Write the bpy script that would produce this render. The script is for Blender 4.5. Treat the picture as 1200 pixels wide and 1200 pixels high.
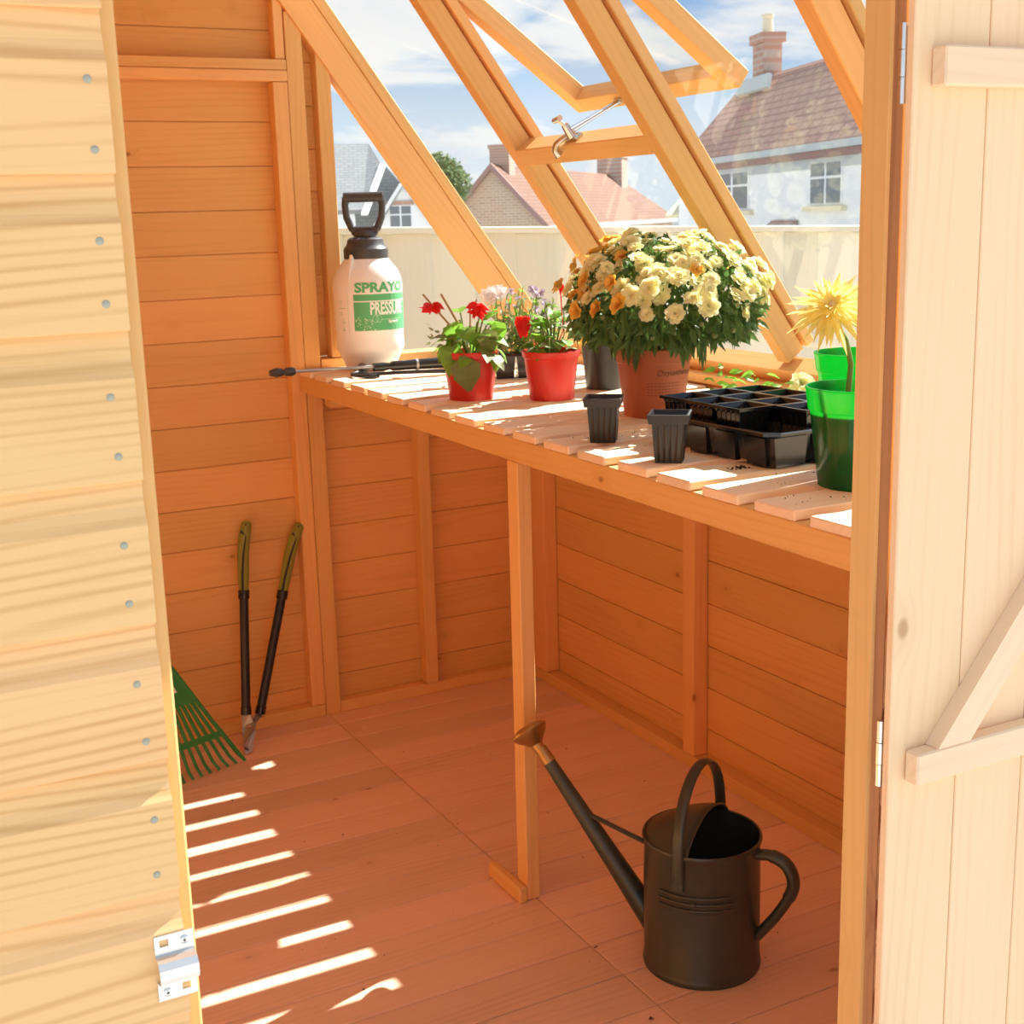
import bpy, bmesh, math, random
from mathutils import Vector as V, Matrix, noise
random.seed(7)
S = bpy.context.scene
for o in list(bpy.data.objects): bpy.data.objects.remove(o)
COL = S.collection
PI = math.pi

# ------------------------------------------------------------------ camera
cam = bpy.data.cameras.new('camera'); camo = bpy.data.objects.new('camera', cam); COL.objects.link(camo)
YAW, PITCH, ROLL = (math.radians(a) for a in (27.70813, -12.55303, -1.649585))
fw = V((math.sin(YAW)*math.cos(PITCH), math.cos(YAW)*math.cos(PITCH), math.sin(PITCH)))
rt = V((math.cos(YAW), -math.sin(YAW), 0)); up = rt.cross(fw)
r2 = rt*math.cos(ROLL)+up*math.sin(ROLL); u2 = -rt*math.sin(ROLL)+up*math.cos(ROLL)
camo.matrix_world = Matrix(((r2.x, u2.x, -fw.x, 0), (r2.y, u2.y, -fw.y, 0), (r2.z, u2.z, -fw.z, 1.4), (0, 0, 0, 1)))
cam.sensor_width = 36; cam.lens = 36*1563.55/1200; cam.clip_start = .05; cam.clip_end = 1000
cam.dof.use_dof = True; cam.dof.focus_distance = 1.75; cam.dof.aperture_fstop = 20
S.camera = camo
S.view_settings.view_transform = 'Standard'; S.view_settings.look = 'None'
S.cycles.diffuse_bounces = 8; S.cycles.max_bounces = 12
S.view_settings.exposure = 0.36; S.view_settings.gamma = 1; S.view_settings.use_curve_mapping = False

# ------------------------------------------------------------------ sky + sun
class N:
    """tiny node-graph helper"""
    def __init__(s, tree): s.t = tree; s.t.nodes.clear()
    def n(s, typ, **kw):
        nd = s.t.nodes.new(typ)
        ins = kw.pop('ins', {})
        for k, v in kw.items(): setattr(nd, k, v)
        for k, v in ins.items(): s.set(nd.inputs[k], v)
        return nd
    def set(s, sock, v):
        if isinstance(v, bpy.types.NodeSocket): s.t.links.new(v, sock)
        elif isinstance(v, bpy.types.Node): s.t.links.new(v.outputs[0], sock)
        else:
            if hasattr(sock.default_value, '__len__') and len(sock.default_value) == 4 and len(v) == 3: v = (*v, 1)
            sock.default_value = v
    def math(s, op, a, b=0.0, c=None, clamp=False):
        nd = s.n('ShaderNodeMath', operation=op, use_clamp=clamp, ins={0: a, 1: b})
        if c is not None: s.set(nd.inputs[2], c)
        return nd.outputs[0]
    def vmath(s, op, a, b=(0, 0, 0)): return s.n('ShaderNodeVectorMath', operation=op, ins={0: a, 1: b}).outputs[0]
    def mix(s, f, a, b, blend='MIX'):
        nd = s.n('ShaderNodeMix', data_type='RGBA', blend_type=blend)
        s.set(nd.inputs[0], f); s.set(nd.inputs[6], a); s.set(nd.inputs[7], b); return nd.outputs[2]
    def noise(s, vec, scale, detail=3, rough=.55, dist=0): return s.n('ShaderNodeTexNoise', ins={'Vector': vec, 'Scale': scale, 'Detail': detail, 'Roughness': rough, 'Distortion': dist}).outputs[0]
    def ss(s, x, a, b, o0=0.0, o1=1.0): return s.n('ShaderNodeMapRange', interpolation_type='SMOOTHSTEP', ins={0: x, 1: a, 2: b, 3: o0, 4: o1}).outputs[0]
    def sep(s, v): return s.n('ShaderNodeSeparateXYZ', ins={0: v}).outputs
    def comb(s, x, y, z): return s.n('ShaderNodeCombineXYZ', ins={0: x, 1: y, 2: z}).outputs[0]

w = bpy.data.worlds.new('sky'); S.world = w; w.use_nodes = True
g = N(w.node_tree)
tc = g.n('ShaderNodeTexCoord').outputs['Generated']
sx = g.sep(tc)
el = g.math('MAXIMUM', sx[2], 0.0)
inv = g.math('DIVIDE', 1.0, g.math('ADD', el, .22))
cp = g.comb(g.math('MULTIPLY', sx[0], inv), g.math('MULTIPLY', sx[1], inv), g.math('MULTIPLY', el, 1.5))
blue = g.mix(g.ss(el, 0.0, .26), (.55, .75, .93), (.13, .37, .80))
c1 = g.noise(cp, 1.9, 8, .58, .25)
c2 = g.noise(g.vmath('ADD', cp, (3.1, 7.7, 0)), .8, 3, .5)
dens = g.math('ADD', g.math('MULTIPLY', c1, .65), g.math('MULTIPLY', c2, .45))
cl = g.ss(dens, .485, .60)
hz = g.ss(el, .14, .015, 0, .62)
cl = g.math('MAXIMUM', cl, hz)
ccol = g.mix(g.noise(cp, 3.5, 4), (.88, .91, .95), (1.05, 1.05, 1.04))
skyc = g.mix(cl, blue, ccol)
skyc = g.mix(g.ss(sx[2], -.02, 0.0), (.45, .45, .40), skyc)
bg = g.n('ShaderNodeBackground', ins={0: skyc, 1: .80})
g.n('ShaderNodeOutputWorld', ins={0: bg})

sun = bpy.data.lights.new('sun', 'SUN'); sun.energy = 12.0; sun.angle = math.radians(.55); sun.color = (1.0, .97, .92)
suno = bpy.data.objects.new('sun', sun); COL.objects.link(suno)
SUN = V((1.0, .29, 1.0)).normalized()
suno.rotation_euler = SUN.to_track_quat('Z', 'Y').to_euler(); suno.location = (6, 3, 8)

# ------------------------------------------------------------------ materials
def mat(name): 
    m = bpy.data.materials.new(name); m.use_nodes = True; return m, N(m.node_tree)
def out(g, sh): g.n('ShaderNodeOutputMaterial', ins={0: sh})
def simple(name, col, rough=.5, metal=0, spec=.5, var=.0, vscale=20, bump=0, bscale=60, trans=0, coat=0):
    m, g = mat(name)
    co = g.n('ShaderNodeTexCoord').outputs['Object']
    c = col
    if var:
        nz = g.noise(co, vscale, 4)
        c = g.mix(nz, tuple(max(0, x*(1-var)) for x in col), tuple(min(1, x*(1+var)) for x in col))
    p = g.n('ShaderNodeBsdfPrincipled', ins={'Base Color': c, 'Roughness': rough, 'Metallic': metal, 'Specular IOR Level': spec, 'Coat Weight': coat})
    if bump: g.set(p.inputs['Normal'], g.n('ShaderNodeBump', ins={'Strength': bump, 'Distance': .003, 'Height': g.noise(co, bscale, 4)}))
    sh = p
    if trans:
        t = g.n('ShaderNodeBsdfTranslucent', ins={0: c}); sh = g.n('ShaderNodeMixShader', ins={0: trans, 1: p, 2: t})
    out(g, sh); return m
def wood(name, c1, c2, knot, rough=.6, fine=.35, ring=.5, rv=.16, knots=.5, dirt=0, kscale=1.0, freq=420.0, amp=40.0):
    """long axis of the piece = local X"""
    m, g = mat(name)
    co = g.n('ShaderNodeTexCoord').outputs['Object']
    rnd = g.n('ShaderNodeObjectInfo').outputs['Random']
    off = g.comb(g.math('MULTIPLY', rnd, 37.0), g.math('MULTIPLY', rnd, 61.0), g.math('MULTIPLY', rnd, 23.0))
    p0 = g.vmath('ADD', co, off)
    # knots
    kv = g.n('ShaderNodeTexVoronoi', ins={'Vector': g.vmath('MULTIPLY', p0, (6.5*kscale, 10*kscale, 10*kscale)), 'Scale': 1.0})
    on = g.math('GREATER_THAN', g.sep(kv.outputs['Color'])[0], 1-knots)
    kd = kv.outputs['Distance']
    km = g.math('MULTIPLY', g.ss(kd, .12, .045), on)
    kh = g.math('MULTIPLY', g.ss(kd, .42, .08), on)
    # plain-sawn grain: hyperbolic growth-ring arches about a pith line of its own in every piece, deflected round the knots
    warp = g.noise(g.vmath('MULTIPLY', p0, (.9, 6, 6)), 1.0, 2)
    y = g.sep(co)
    rn2_ = g.math('FRACT', g.math('MULTIPLY', rnd, 17.31)); rn3_ = g.math('SUBTRACT', g.math('FRACT', g.math('MULTIPLY', rnd, 91.7)), .5)
    dy = g.math('ADD', g.math('ADD', y[1], y[2]), g.math('MULTIPLY', g.math('SUBTRACT', rn2_, .5), .16))
    rr = g.math('SQRT', g.math('ADD', g.math('MULTIPLY', dy, dy), .0006))
    ph = g.math('ADD', rr, g.math('MULTIPLY', y[0], g.math('MULTIPLY', rn3_, .11)))
    ph = g.math('ADD', g.math('MULTIPLY', ph, freq), g.math('MULTIPLY', warp, amp*.45))
    ph = g.math('ADD', ph, g.math('MULTIPLY', kh, 7.0))
    rg = g.math('POWER', g.math('MULTIPLY_ADD', g.math('SINE', ph), .5, .5), 3.0)
    rg = g.math('MULTIPLY', rg, g.ss(g.noise(g.vmath('MULTIPLY', p0, (1.5, 22, 22)), 1.0, 2), .3, .65, .15, 1.0))
    fb = g.noise(g.vmath('MULTIPLY', p0, (9, 320, 320)), 1.0, 3, .6)
    big = g.noise(g.vmath('MULTIPLY', p0, (2.2, 11, 11)), 1.0, 2)
    f = g.math('ADD', g.math('MULTIPLY', rg, ring), g.math('MULTIPLY', g.math('SUBTRACT', fb, .5), fine*1.6))
    f = g.math('ADD', f, g.math('MULTIPLY', g.math('SUBTRACT', big, .5), .9), clamp=True)
    col = g.mix(f, c1, c2)
    col = g.mix(g.math('MULTIPLY', kh, .35), col, c2)
    col = g.mix(g.math('MULTIPLY', km, .8), col, knot)
    val = g.math('MULTIPLY_ADD', g.math('SUBTRACT', rnd, .5), rv, 1.0)
    hsv = g.n('ShaderNodeHueSaturation', ins={'Value': val, 'Color': col, 'Hue': g.math('MULTIPLY_ADD', rnd, -.009, .502)})
    col = hsv.outputs[0]
    if dirt:
        wpos = g.n('ShaderNodeNewGeometry').outputs['Position']
        d1 = g.ss(g.noise(wpos, 95, 2), .70, .76); d2 = g.ss(g.noise(wpos, 4, 3), .45, .7)
        col = g.mix(g.math('MULTIPLY', g.math('MULTIPLY', d1, d2), dirt), col, (.10, .05, .025))
    p = g.n('ShaderNodeBsdfPrincipled', ins={'Base Color': col, 'Roughness': rough, 'Specular IOR Level': .3})
    h = g.math('ADD', g.math('MULTIPLY', rg, .35), g.math('MULTIPLY', fb, .5))
    g.set(p.inputs['Normal'], g.n('ShaderNodeBump', ins={'Strength': .22, 'Distance': .0012, 'Height': h}))
    out(g, p); return m

M = {}
M['inner'] = wood('honey_stained_boards', (.77, .455, .155), (.62, .315, .085), (.36, .13, .035), knots=0.17, ring=.35, fine=.45, kscale=1.5)
M['frame'] = wood('honey_stained_frame', (.80, .48, .175), (.67, .365, .11), (.40, .15, .04), knots=0.06, ring=.35, kscale=1.3)
M['floor'] = wood('floor_boards', (.77, .53, .36), (.62, .40, .25), (.40, .19, .10), knots=0.1, ring=.4, rough=.5, dirt=.8, rv=.2, kscale=1.4)
M['slat'] = wood('bench_slats', (.90, .72, .50), (.80, .58, .37), (.46, .26, .14), knots=0.06, ring=.35, dirt=.35, kscale=1.3)
M['outer'] = wood('pale_outer_boards', (.88, .56, .255), (.62, .32, .10), (.34, .15, .05), knots=0.035, ring=.55, fine=.35, rv=.08, freq=640.0, amp=70.0, kscale=0.9)
M['door'] = wood('pale_door_boards', (.90, .655, .39), (.80, .53, .27), (.50, .28, .13), knots=0.1, ring=.4, rv=.06, amp=60.0, kscale=1.2)
M['ledge'] = wood('pale_door_ledges', (.91, .68, .45), (.82, .56, .33), (.48, .27, .13), knots=0.05, ring=.35, rv=.06, kscale=1.2)
M['fence'] = wood('fence_boards', (.74, .72, .59), (.66, .63, .48), (.42, .35, .22), knots=.1, ring=.3, rv=.22, kscale=1.2)
M['endgrain'] = wood('sawn_board_ends', (.46, .24, .11), (.30, .14, .06), (.2, .09, .04), knots=.3, ring=.5)
M['metal'] = simple('zinc_plate', (.74, .75, .74), .28, 1, var=.06)
M['chrome'] = simple('chrome', (.60, .62, .65), .16, 1)
M['nail'] = simple('galvanised_nail', (.42, .42, .33), .6, .3)
M['black_plastic'] = simple('black_plastic', (.010, .010, .011), .2, spec=.6, var=.3, vscale=30)
M['black_matte'] = simple('black_pot_plastic', (.016, .015, .014), .38, var=.35, vscale=25)
M['grey_plastic'] = simple('dark_grey_plastic', (.055, .058, .062), .38)
M['can'] = simple('dark_green_enamel', (.055, .062, .048), .32, .3, var=.35, vscale=14, bump=.15, bscale=40)
M['can_in'] = simple('can_inside', (.02, .02, .017), .6)
M['brass'] = simple('aged_brass', (.42, .25, .09), .34, .85, var=.2)
M['terracotta'] = simple('terracotta_plastic', (.50, .145, .06), .5, var=.06, vscale=8, trans=.12)
M['red_pot'] = simple('red_plastic', (.72, .035, .025), .35, var=.05, trans=.22)
M['soil'] = simple('potting_soil', (.055, .032, .02), .95, var=.6, vscale=120, bump=1, bscale=150)
m, g = mat('green_translucent_plastic')
_p = g.n('ShaderNodeBsdfPrincipled', ins={'Base Color': (.008, .13, .035, 1), 'Roughness': .16, 'Specular IOR Level': .6})
_t = g.n('ShaderNodeBsdfTranslucent', ins={0: (.04, .78, .16, 1)})
out(g, g.n('ShaderNodeMixShader', ins={0: .5, 1: _p, 2: _t})); M['green_pot'] = m
M['stem'] = simple('plant_stem', (.20, .30, .07), .55, trans=.2)
M['dry_stem'] = simple('dry_stem', (.42, .26, .12), .7)
M['leaf'] = simple('bright_leaf', (.22, .45, .05), .45, var=.35, vscale=18, trans=.5)
M['leaf_dark'] = simple('chrysanthemum_leaf', (.105, .20, .05), .5, var=.4, vscale=14, trans=.3)
M['leaf_grey'] = simple('greyish_leaf', (.30, .36, .17), .6, var=.35, vscale=25, trans=.35)
M['leaf_old'] = simple('old_leaf', (.17, .21, .05), .5, var=.3, vscale=18, trans=.3)
M['petal_yellow'] = simple('pale_yellow_petal', (.98, .93, .58), .6, var=.12, vscale=30, trans=.48)
M['petal_gold'] = simple('gold_petal', (.92, .60, .12), .6, var=.15, vscale=30, trans=.35)
M['petal_gerbera'] = simple('lemon_petal', (.97, .85, .32), .55, var=.12, vscale=40, trans=.45)
M['gerbera_eye'] = simple('gerbera_centre', (.80, .72, .45), .8, bump=1, bscale=300)
M['petal_red'] = simple('red_petal', (.78, .02, .02), .5, trans=.35)
M['petal_white'] = simple('white_petal', (.92, .88, .88), .6, trans=.35)
M['petal_lilac'] = simple('lilac_petal', (.52, .42, .55), .6, trans=.3)
M['bottle'] = simple('milky_bottle', (.90, .90, .88), .38, trans=.08)
M['print_green'] = simple('green_print', (.10, .45, .19), .5)
M['print_pale'] = simple('pale_green_print', (.42, .68, .44), .5)
M['print_white'] = simple('white_print', (.88, .90, .86), .5)
M['print_dark'] = simple('dark_print', (.10, .05, .04), .7)
M['rake'] = simple('rake_green_plastic', (.03, .24, .06), .4)
M['sticker_yellow'] = simple('yellow_sticker', (.78, .62, .08), .5)
M['sticker_green'] = simple('green_sticker', (.28, .50, .08), .5)
M['grip'] = simple('olive_grip', (.24, .25, .035), .5)
M['steel'] = simple('blade_steel', (.42, .41, .40), .38, .8, var=.3)
M['copper'] = simple('pivot_bolt', (.50, .36, .26), .4, .8)
M['tube'] = simple('black_tube', (.018, .018, .02), .32)
M['lance'] = simple('grey_lance', (.42, .42, .43), .35, .5)

def house_mat(name, ca, cb, sx_, sz_, brick=True, mortar=None, msize=.06):
    m, g = mat(name)
    co = g.n('ShaderNodeTexCoord').outputs['Object']
    s = g.sep(co)
    if brick:
        b = g.n('ShaderNodeTexBrick', ins={'Vector': g.comb(s[0], s[2], 0), 'Color1': ca, 'Color2': cb, 'Mortar': mortar or ca, 'Scale': 1.0, 'Mortar Size': msize, 'Brick Width': sx_, 'Row Height': sz_, 'Bias': 0.0})
        c = b.outputs[0]
    else: c = g.mix(g.noise(co, 6, 4), ca, cb)
    p = g.n('ShaderNodeBsdfPrincipled', ins={'Base Color': c, 'Roughness': .85, 'Specular IOR Level': .2}); out(g, p); return m
M['brick'] = house_mat('house_brick', (.60, .40, .28), (.50, .32, .22), .45, .16, mortar=(.62, .52, .42), msize=.03)
M['brick_red'] = house_mat('chimney_brick', (.52, .30, .23), (.44, .25, .19), .45, .16, mortar=(.5, .4, .34), msize=.03)
M['tile'] = house_mat('clay_roof_tiles', (.58, .36, .28), (.52, .32, .25), .6, .24, mortar=(.40, .24, .19), msize=.035)
M['slate'] = house_mat('slate_roof', (.34, .35, .34), (.39, .39, .38), .35, .16, mortar=(.27, .27, .27), msize=.015)
M['tile_dark'] = house_mat('brown_roof_tiles', (.23, .12, .085), (.19, .10, .07), .6, .3, mortar=(.14, .07, .05), msize=.04)
M['render'] = house_mat('white_render', (.90, .90, .89), (.86, .86, .85), 1, 1, brick=False)
M['grey_trim'] = simple('grey_house_trim', (.50, .53, .53), .6)
M['maroon'] = simple('maroon_fascia', (.34, .20, .18), .7)
M['white_trim'] = simple('white_trim', (.86, .87, .87), .5)
M['buff'] = simple('buff_stone_sill', (.78, .70, .50), .8)
M['lead'] = simple('lead_flashing', (.58, .60, .58), .7)
M['house_glass'] = simple('house_window_glass', (.17, .19, .21), .12, spec=.7)
M['tree_leaf'] = simple('tree_leaf', (.15, .24, .10), .7, var=.35, vscale=.5, trans=.3)
M['bark'] = simple('bark', (.20, .14, .09), .9)
M['roofing'] = simple('mineral_felt', (.16, .18, .16), .9, bump=.5, bscale=400)
M['ground'] = simple('pale_gravel', (.40, .385, .36), .9, var=.2, vscale=6, bump=.6, bscale=60)

m, g = mat('thin_glass')
tr = g.n('ShaderNodeBsdfTransparent', ins={0: (.965, .975, .97)}); gl = g.n('ShaderNodeBsdfGlossy', ins={0: (1, 1, 1), 1: .02})
fr = g.math('MULTIPLY', g.n('ShaderNodeFresnel', ins={0: 1.45}).outputs[0], .06)
out(g, g.n('ShaderNodeMixShader', ins={0: fr, 1: tr, 2: gl})); M['glass'] = m

# ------------------------------------------------------------------ mesh helpers
class MB:
    def __init__(s): s.v = []; s.f = []
    def add(s, vs, fs):
        b = len(s.v); s.v += [V(p) for p in vs]; s.f += [tuple(i+b for i in f) for f in fs]; return s
    def box(s, lo, hi):
        x0, y0, z0 = lo; x1, y1, z1 = hi
        return s.add([(x0,y0,z0),(x1,y0,z0),(x1,y1,z0),(x0,y1,z0),(x0,y0,z1),(x1,y0,z1),(x1,y1,z1),(x0,y1,z1)],
                     [(0,3,2,1),(4,5,6,7),(0,1,5,4),(1,2,6,5),(2,3,7,6),(3,0,4,7)])
    def hexa(s, p): return s.add(p, [(0,3,2,1),(4,5,6,7),(0,1,5,4),(1,2,6,5),(2,3,7,6),(3,0,4,7)])
    def prism(s, poly, d):
        """poly: 3d points, extruded by vector d"""
        n = len(poly); d = V(d); a = [V(p) for p in poly]; b = [p+d for p in a]
        return s.add(a+b, [tuple(range(n-1, -1, -1)), tuple(range(n, 2*n))]+[(i, (i+1) % n, n+(i+1) % n, n+i) for i in range(n)])
    def lathe(s, prof, seg=32, c=(0, 0, 0), caps=True):
        b = []; n = len(prof)
        for r, z in prof:
            for i in range(seg):
                a = 2*PI*i/seg; b.append((c[0]+r*math.cos(a), c[1]+r*math.sin(a), c[2]+z))
        f = [(k*seg+i, k*seg+(i+1) % seg, (k+1)*seg+(i+1) % seg, (k+1)*seg+i) for k in range(n-1) for i in range(seg)]
        if caps:
            if prof[0][0] > 1e-5: f.append(tuple(range(seg-1, -1, -1)))
            if prof[-1][0] > 1e-5: f.append(tuple((n-1)*seg+i for i in range(seg)))
        return s.add(b, f)
    def tube(s, pts, r, seg=8, flat=1.0, up=None, caps=True):
        pts = [V(p) for p in pts]; n = len(pts); rs = r if isinstance(r, (list, tuple)) else [r]*n
        vs = []; t0 = (pts[1]-pts[0]).normalized()
        u = V(up) if up else (V((0, 0, 1)) if abs(t0.z) < .9 else V((1, 0, 0)))
        for i, p in enumerate(pts):
            t = (pts[min(i+1, n-1)]-pts[max(i-1, 0)]).normalized()
            u = (u-t*u.dot(t)).normalized(); b = t.cross(u)
            for k in range(seg):
                a = 2*PI*k/seg; vs.append(p+(u*math.cos(a)*flat+b*math.sin(a))*rs[i])
        f = [(k*seg+i, k*seg+(i+1) % seg, (k+1)*seg+(i+1) % seg, (k+1)*seg+i) for k in range(n-1) for i in range(seg)]
        if caps: f += [tuple(range(seg-1, -1, -1)), tuple((n-1)*seg+i for i in range(seg))]
        return s.add(vs, f)
    def ball(s, c, r, su=10, sv=6, sq=(1, 1, 1)):
        prof = [(math.sin(PI*k/sv)*r, -math.cos(PI*k/sv)*r) for k in range(sv+1)]
        b = len(s.v); s.lathe([(max(a, 1e-4), z) for a, z in prof], su)
        for i in range(b, len(s.v)): s.v[i] = V((s.v[i].x*sq[0]+c[0], s.v[i].y*sq[1]+c[1], s.v[i].z*sq[2]+c[2]))
        return s
    def leaf(s, p, d, n, L, W, fold=.25, droop=.25):
        """six-sided pointed leaf with a folded midrib"""
        p = V(p); d = V(d).normalized(); n = V(n); n = (n-d*n.dot(d)); n = n.normalized() if n.length > 1e-4 else d.orthogonal().normalized(); b = d.cross(n)
        q = lambda t, x, h: p+d*(L*t)+b*(W*x)+n*(L*(h-droop*t*t))
        vs = [q(0, 0, 0), q(.28, .42, fold*.2), q(.6, .36, fold*.22), q(1, 0, 0), q(.6, -.36, fold*.22), q(.28, -.42, fold*.2), q(.3, 0, 0), q(.62, 0, 0)]
        return s.add(vs, [(0, 1, 6), (1, 2, 7, 6), (2, 3, 7), (0, 6, 5), (6, 7, 4, 5), (7, 3, 4)])
    def petal(s, p, d, n, L, W, fold=.1, droop=.2):
        """blunt rounded petal"""
        p = V(p); d = V(d).normalized(); n = V(n); n = (n-d*n.dot(d)); n = n.normalized() if n.length > 1e-4 else d.orthogonal().normalized(); b = d.cross(n)
        q = lambda t, x, h: p+d*(L*t)+b*(W*x)+n*(L*(h-droop*t*t))
        vs = [q(0, -.12, 0), q(0, .12, 0), q(.45, -.4, fold), q(.45, .4, fold), q(.8, -.46, fold), q(.8, .46, fold), q(1, -.2, 0), q(1, .2, 0), q(.45, 0, 0), q(.8, 0, 0)]
        return s.add(vs, [(0, 1, 8), (0, 8, 2), (1, 3, 8), (2, 8, 9, 4), (8, 3, 5, 9), (4, 9, 6), (9, 5, 7), (9, 7, 6)])
    def mesh(s, name, mt=None, smooth=False, weld=0):
        me = bpy.data.meshes.new(name); me.from_pydata([tuple(p) for p in s.v], [], s.f); me.update()
        if weld:
            bm = bmesh.new(); bm.from_mesh(me); bmesh.ops.remove_doubles(bm, verts=bm.verts, dist=weld); bm.to_mesh(me); bm.free()
        if smooth:
            me.polygons.foreach_set('use_smooth', [True]*len(me.polygons)); me.set_sharp_from_angle(angle=math.radians(smooth if smooth > 1 else 40))
        if mt: me.materials.append(M[mt])
        return me

def cat(pts, k=5):
    """Catmull-Rom through the points"""
    P = [V(p) for p in pts]; P = [P[0]*2-P[1]]+P+[P[-1]*2-P[-2]]; o = []
    for i in range(1, len(P)-2):
        a, b, c, d = P[i-1:i+3]
        for j in range(k):
            t = j/k; o.append(.5*((2*b)+(c-a)*t+(2*a-5*b+4*c-d)*t*t+(3*b-a-3*c+d)*t**3))
    return o+[P[-2]]
def wmx(o):
    return o.matrix_basis.copy() if not o.parent else wmx(o.parent) @ o.matrix_basis
def thing(name, label, cat, loc=(0, 0, 0), rz=0, group=None, kind=None):
    o = bpy.data.objects.new(name, None); COL.objects.link(o); o.empty_display_size = .05
    o.matrix_basis = Matrix.Translation(loc) @ Matrix.Rotation(rz, 4, 'Z')
    o['label'] = label; o['category'] = cat
    if group: o['group'] = group
    if kind: o['kind'] = kind
    return o
def part(name, mesh, mt, parent, smooth=False, mx=None, kind=None, label=None, weld=0):
    if isinstance(mesh, MB): mesh = mesh.mesh(name, mt, smooth, weld)
    o = bpy.data.objects.new(name, mesh); COL.objects.link(o)
    if parent: o.parent = parent
    if mx is not None: o.matrix_basis = mx
    if kind: o['kind'] = kind
    if label: o['label'] = label
    return o
def top(o, label, cat, group=None, kind=None):
    o['label'] = label; o['category'] = cat
    if group: o['group'] = group
    if kind: o['kind'] = kind
    return o
_cache = {}
def cbox_mesh(L, w_, t_, bev, mt):
    k = (round(L, 3), round(w_, 4), round(t_, 4), bev, mt)
    if k not in _cache:
        bm = bmesh.new(); bmesh.ops.create_cube(bm, size=1); bmesh.ops.scale(bm, vec=(L, w_, t_), verts=bm.verts)
        if bev: bmesh.ops.bevel(bm, geom=bm.edges[:], offset=bev, segments=1, affect='EDGES')
        me = bpy.data.meshes.new('timber'); bm.to_mesh(me); bm.free(); me.materials.append(M[mt]); _cache[k] = me
    return _cache[k]
def frame_mx(a, b, wdir):
    a, b = V(a), V(b); x = (b-a).normalized(); wd = V(wdir); y = (wd-x*wd.dot(x)).normalized(); z = x.cross(y); c = (a+b)/2
    return Matrix(((x.x, y.x, z.x, c.x), (x.y, y.y, z.y, c.y), (x.z, y.z, z.z, c.z), (0, 0, 0, 1)))
def plank(name, parent, mt, a, b, wdir, w_, t_, bev=.002, **kw):
    """straight timber from a to b (world, centre line); wdir = direction of the width w_"""
    L = (V(b)-V(a)).length
    mx = wmx(parent).inverted() @ frame_mx(a, b, wdir)
    return part(name, cbox_mesh(L, w_, t_, bev, mt), None, parent, mx=mx, **kw)
def bar(name, parent, mt, lo, hi, axis, bev=.002, **kw):
    """axis-aligned timber given by its two corners, grain along axis"""
    c = [(lo[i]+hi[i])/2 for i in range(3)]; a = list(c); b = list(c); a[axis] = lo[axis]; b[axis] = hi[axis]
    o2 = [i for i in range(3) if i != axis]; wd = [0, 0, 0]; wd[o2[0]] = 1
    return plank(name, parent, mt, a, b, wd, hi[o2[0]]-lo[o2[0]], hi[o2[1]]-lo[o2[1]], bev, **kw)
def ship_mesh(L, h, mt, t_=.014, flat=.62):
    """shiplap board: local X long, Y up, Z = outside; inner face at z=0; lip tucked behind the board above"""
    k = ('ship', round(L, 3), round(h, 4), mt)
    if k not in _cache:
        e = .0014; pr = [(e, .0006), (e+.0008, 0), (h-.0022, 0), (h-.0012, .001), (h-.0012, .0045), (h+.008, .0045), (h+.008, .0062)]
        pr += [(h-.003, .0064), (h-.012, .0068), (h-.020, .0080), (h-.027, .0104), (h-.032, .0130), (h-.034, t_), (.0012, t_), (0, t_-.0012), (0, .007), (e, .007)]
        mb = MB(); mb.prism([(-L/2, y, z) for y, z in pr], (L, 0, 0)); _cache[k] = mb.mesh('shiplap', mt)
    return _cache[k]
def shiplap(parent, mt, p, along, outn, L, z0, z1, pitch, name='board'):
    """courses of boards, p = start point of the inner face at floor level, along = unit direction"""
    along, outn = V(along), V(outn); z = z0; k = 0; flip = along.cross(V((0, 0, 1))).dot(outn) < 0
    while z < z1-.004:
        h = min(pitch, z1-z); me = ship_mesh(L, h, mt)
        x = along if not flip else -along
        c = V(p)+along*(L/2); c.z = z
        mx = Matrix(((x.x, 0, outn.x, c.x), (x.y, 0, outn.y, c.y), (x.z, 1, outn.z, c.z), (0, 0, 0, 1)))
        part(name, me, None, parent, mx=wmx(parent).inverted() @ mx); z += pitch; k += 1

# ------------------------------------------------------------------ dimensions of the shed
Y1 = 3.53          # inner face of the back gable boards
XW = 1.925         # inner face of the right wall boards
XL = -.52          # inner face of the left wall
YF = .98           # outside of the front boards
SL = 1.37; ZS = 1.058; XS = 1.90       # glazing slope: z = ZS + SL*(XS-x)
gz = lambda x: ZS+SL*(XS-x)
GD = V((1, 0, -SL)).normalized()       # down the glazing
GN = V((SL, 0, 1)).normalized()        # outwards
XR, ZR = 1.16, gz(1.16)+.03            # ridge

# ground
gb = MB(); nr, ns = 26, 48
rad = [0, 3, 6, 8, 10, 12] + [12+6*i for i in range(1, 20)] + [320]
for r in rad[1:]:
    z = -.14 if r < 9 else -.14-min(6.2, (r-9)*.12)
    for i in range(ns): gb.v.append(V((1+r*math.cos(2*PI*i/ns), 2+r*math.sin(2*PI*i/ns), z)))
gb.v.append(V((1, 2, -.14))); cidx = len(gb.v)-1; R_ = len(rad)-1
gb.f += [(cidx, i, (i+1) % ns) for i in range(ns)]
gb.f += [(k*ns+i, (k+1)*ns+i, (k+1)*ns+(i+1) % ns, k*ns+(i+1) % ns) for k in range(R_-1) for i in range(ns)]
top(part('ground', gb, 'ground', None, smooth=60), 'pale gravel ground around the shed', 'ground', kind='structure')

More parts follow.
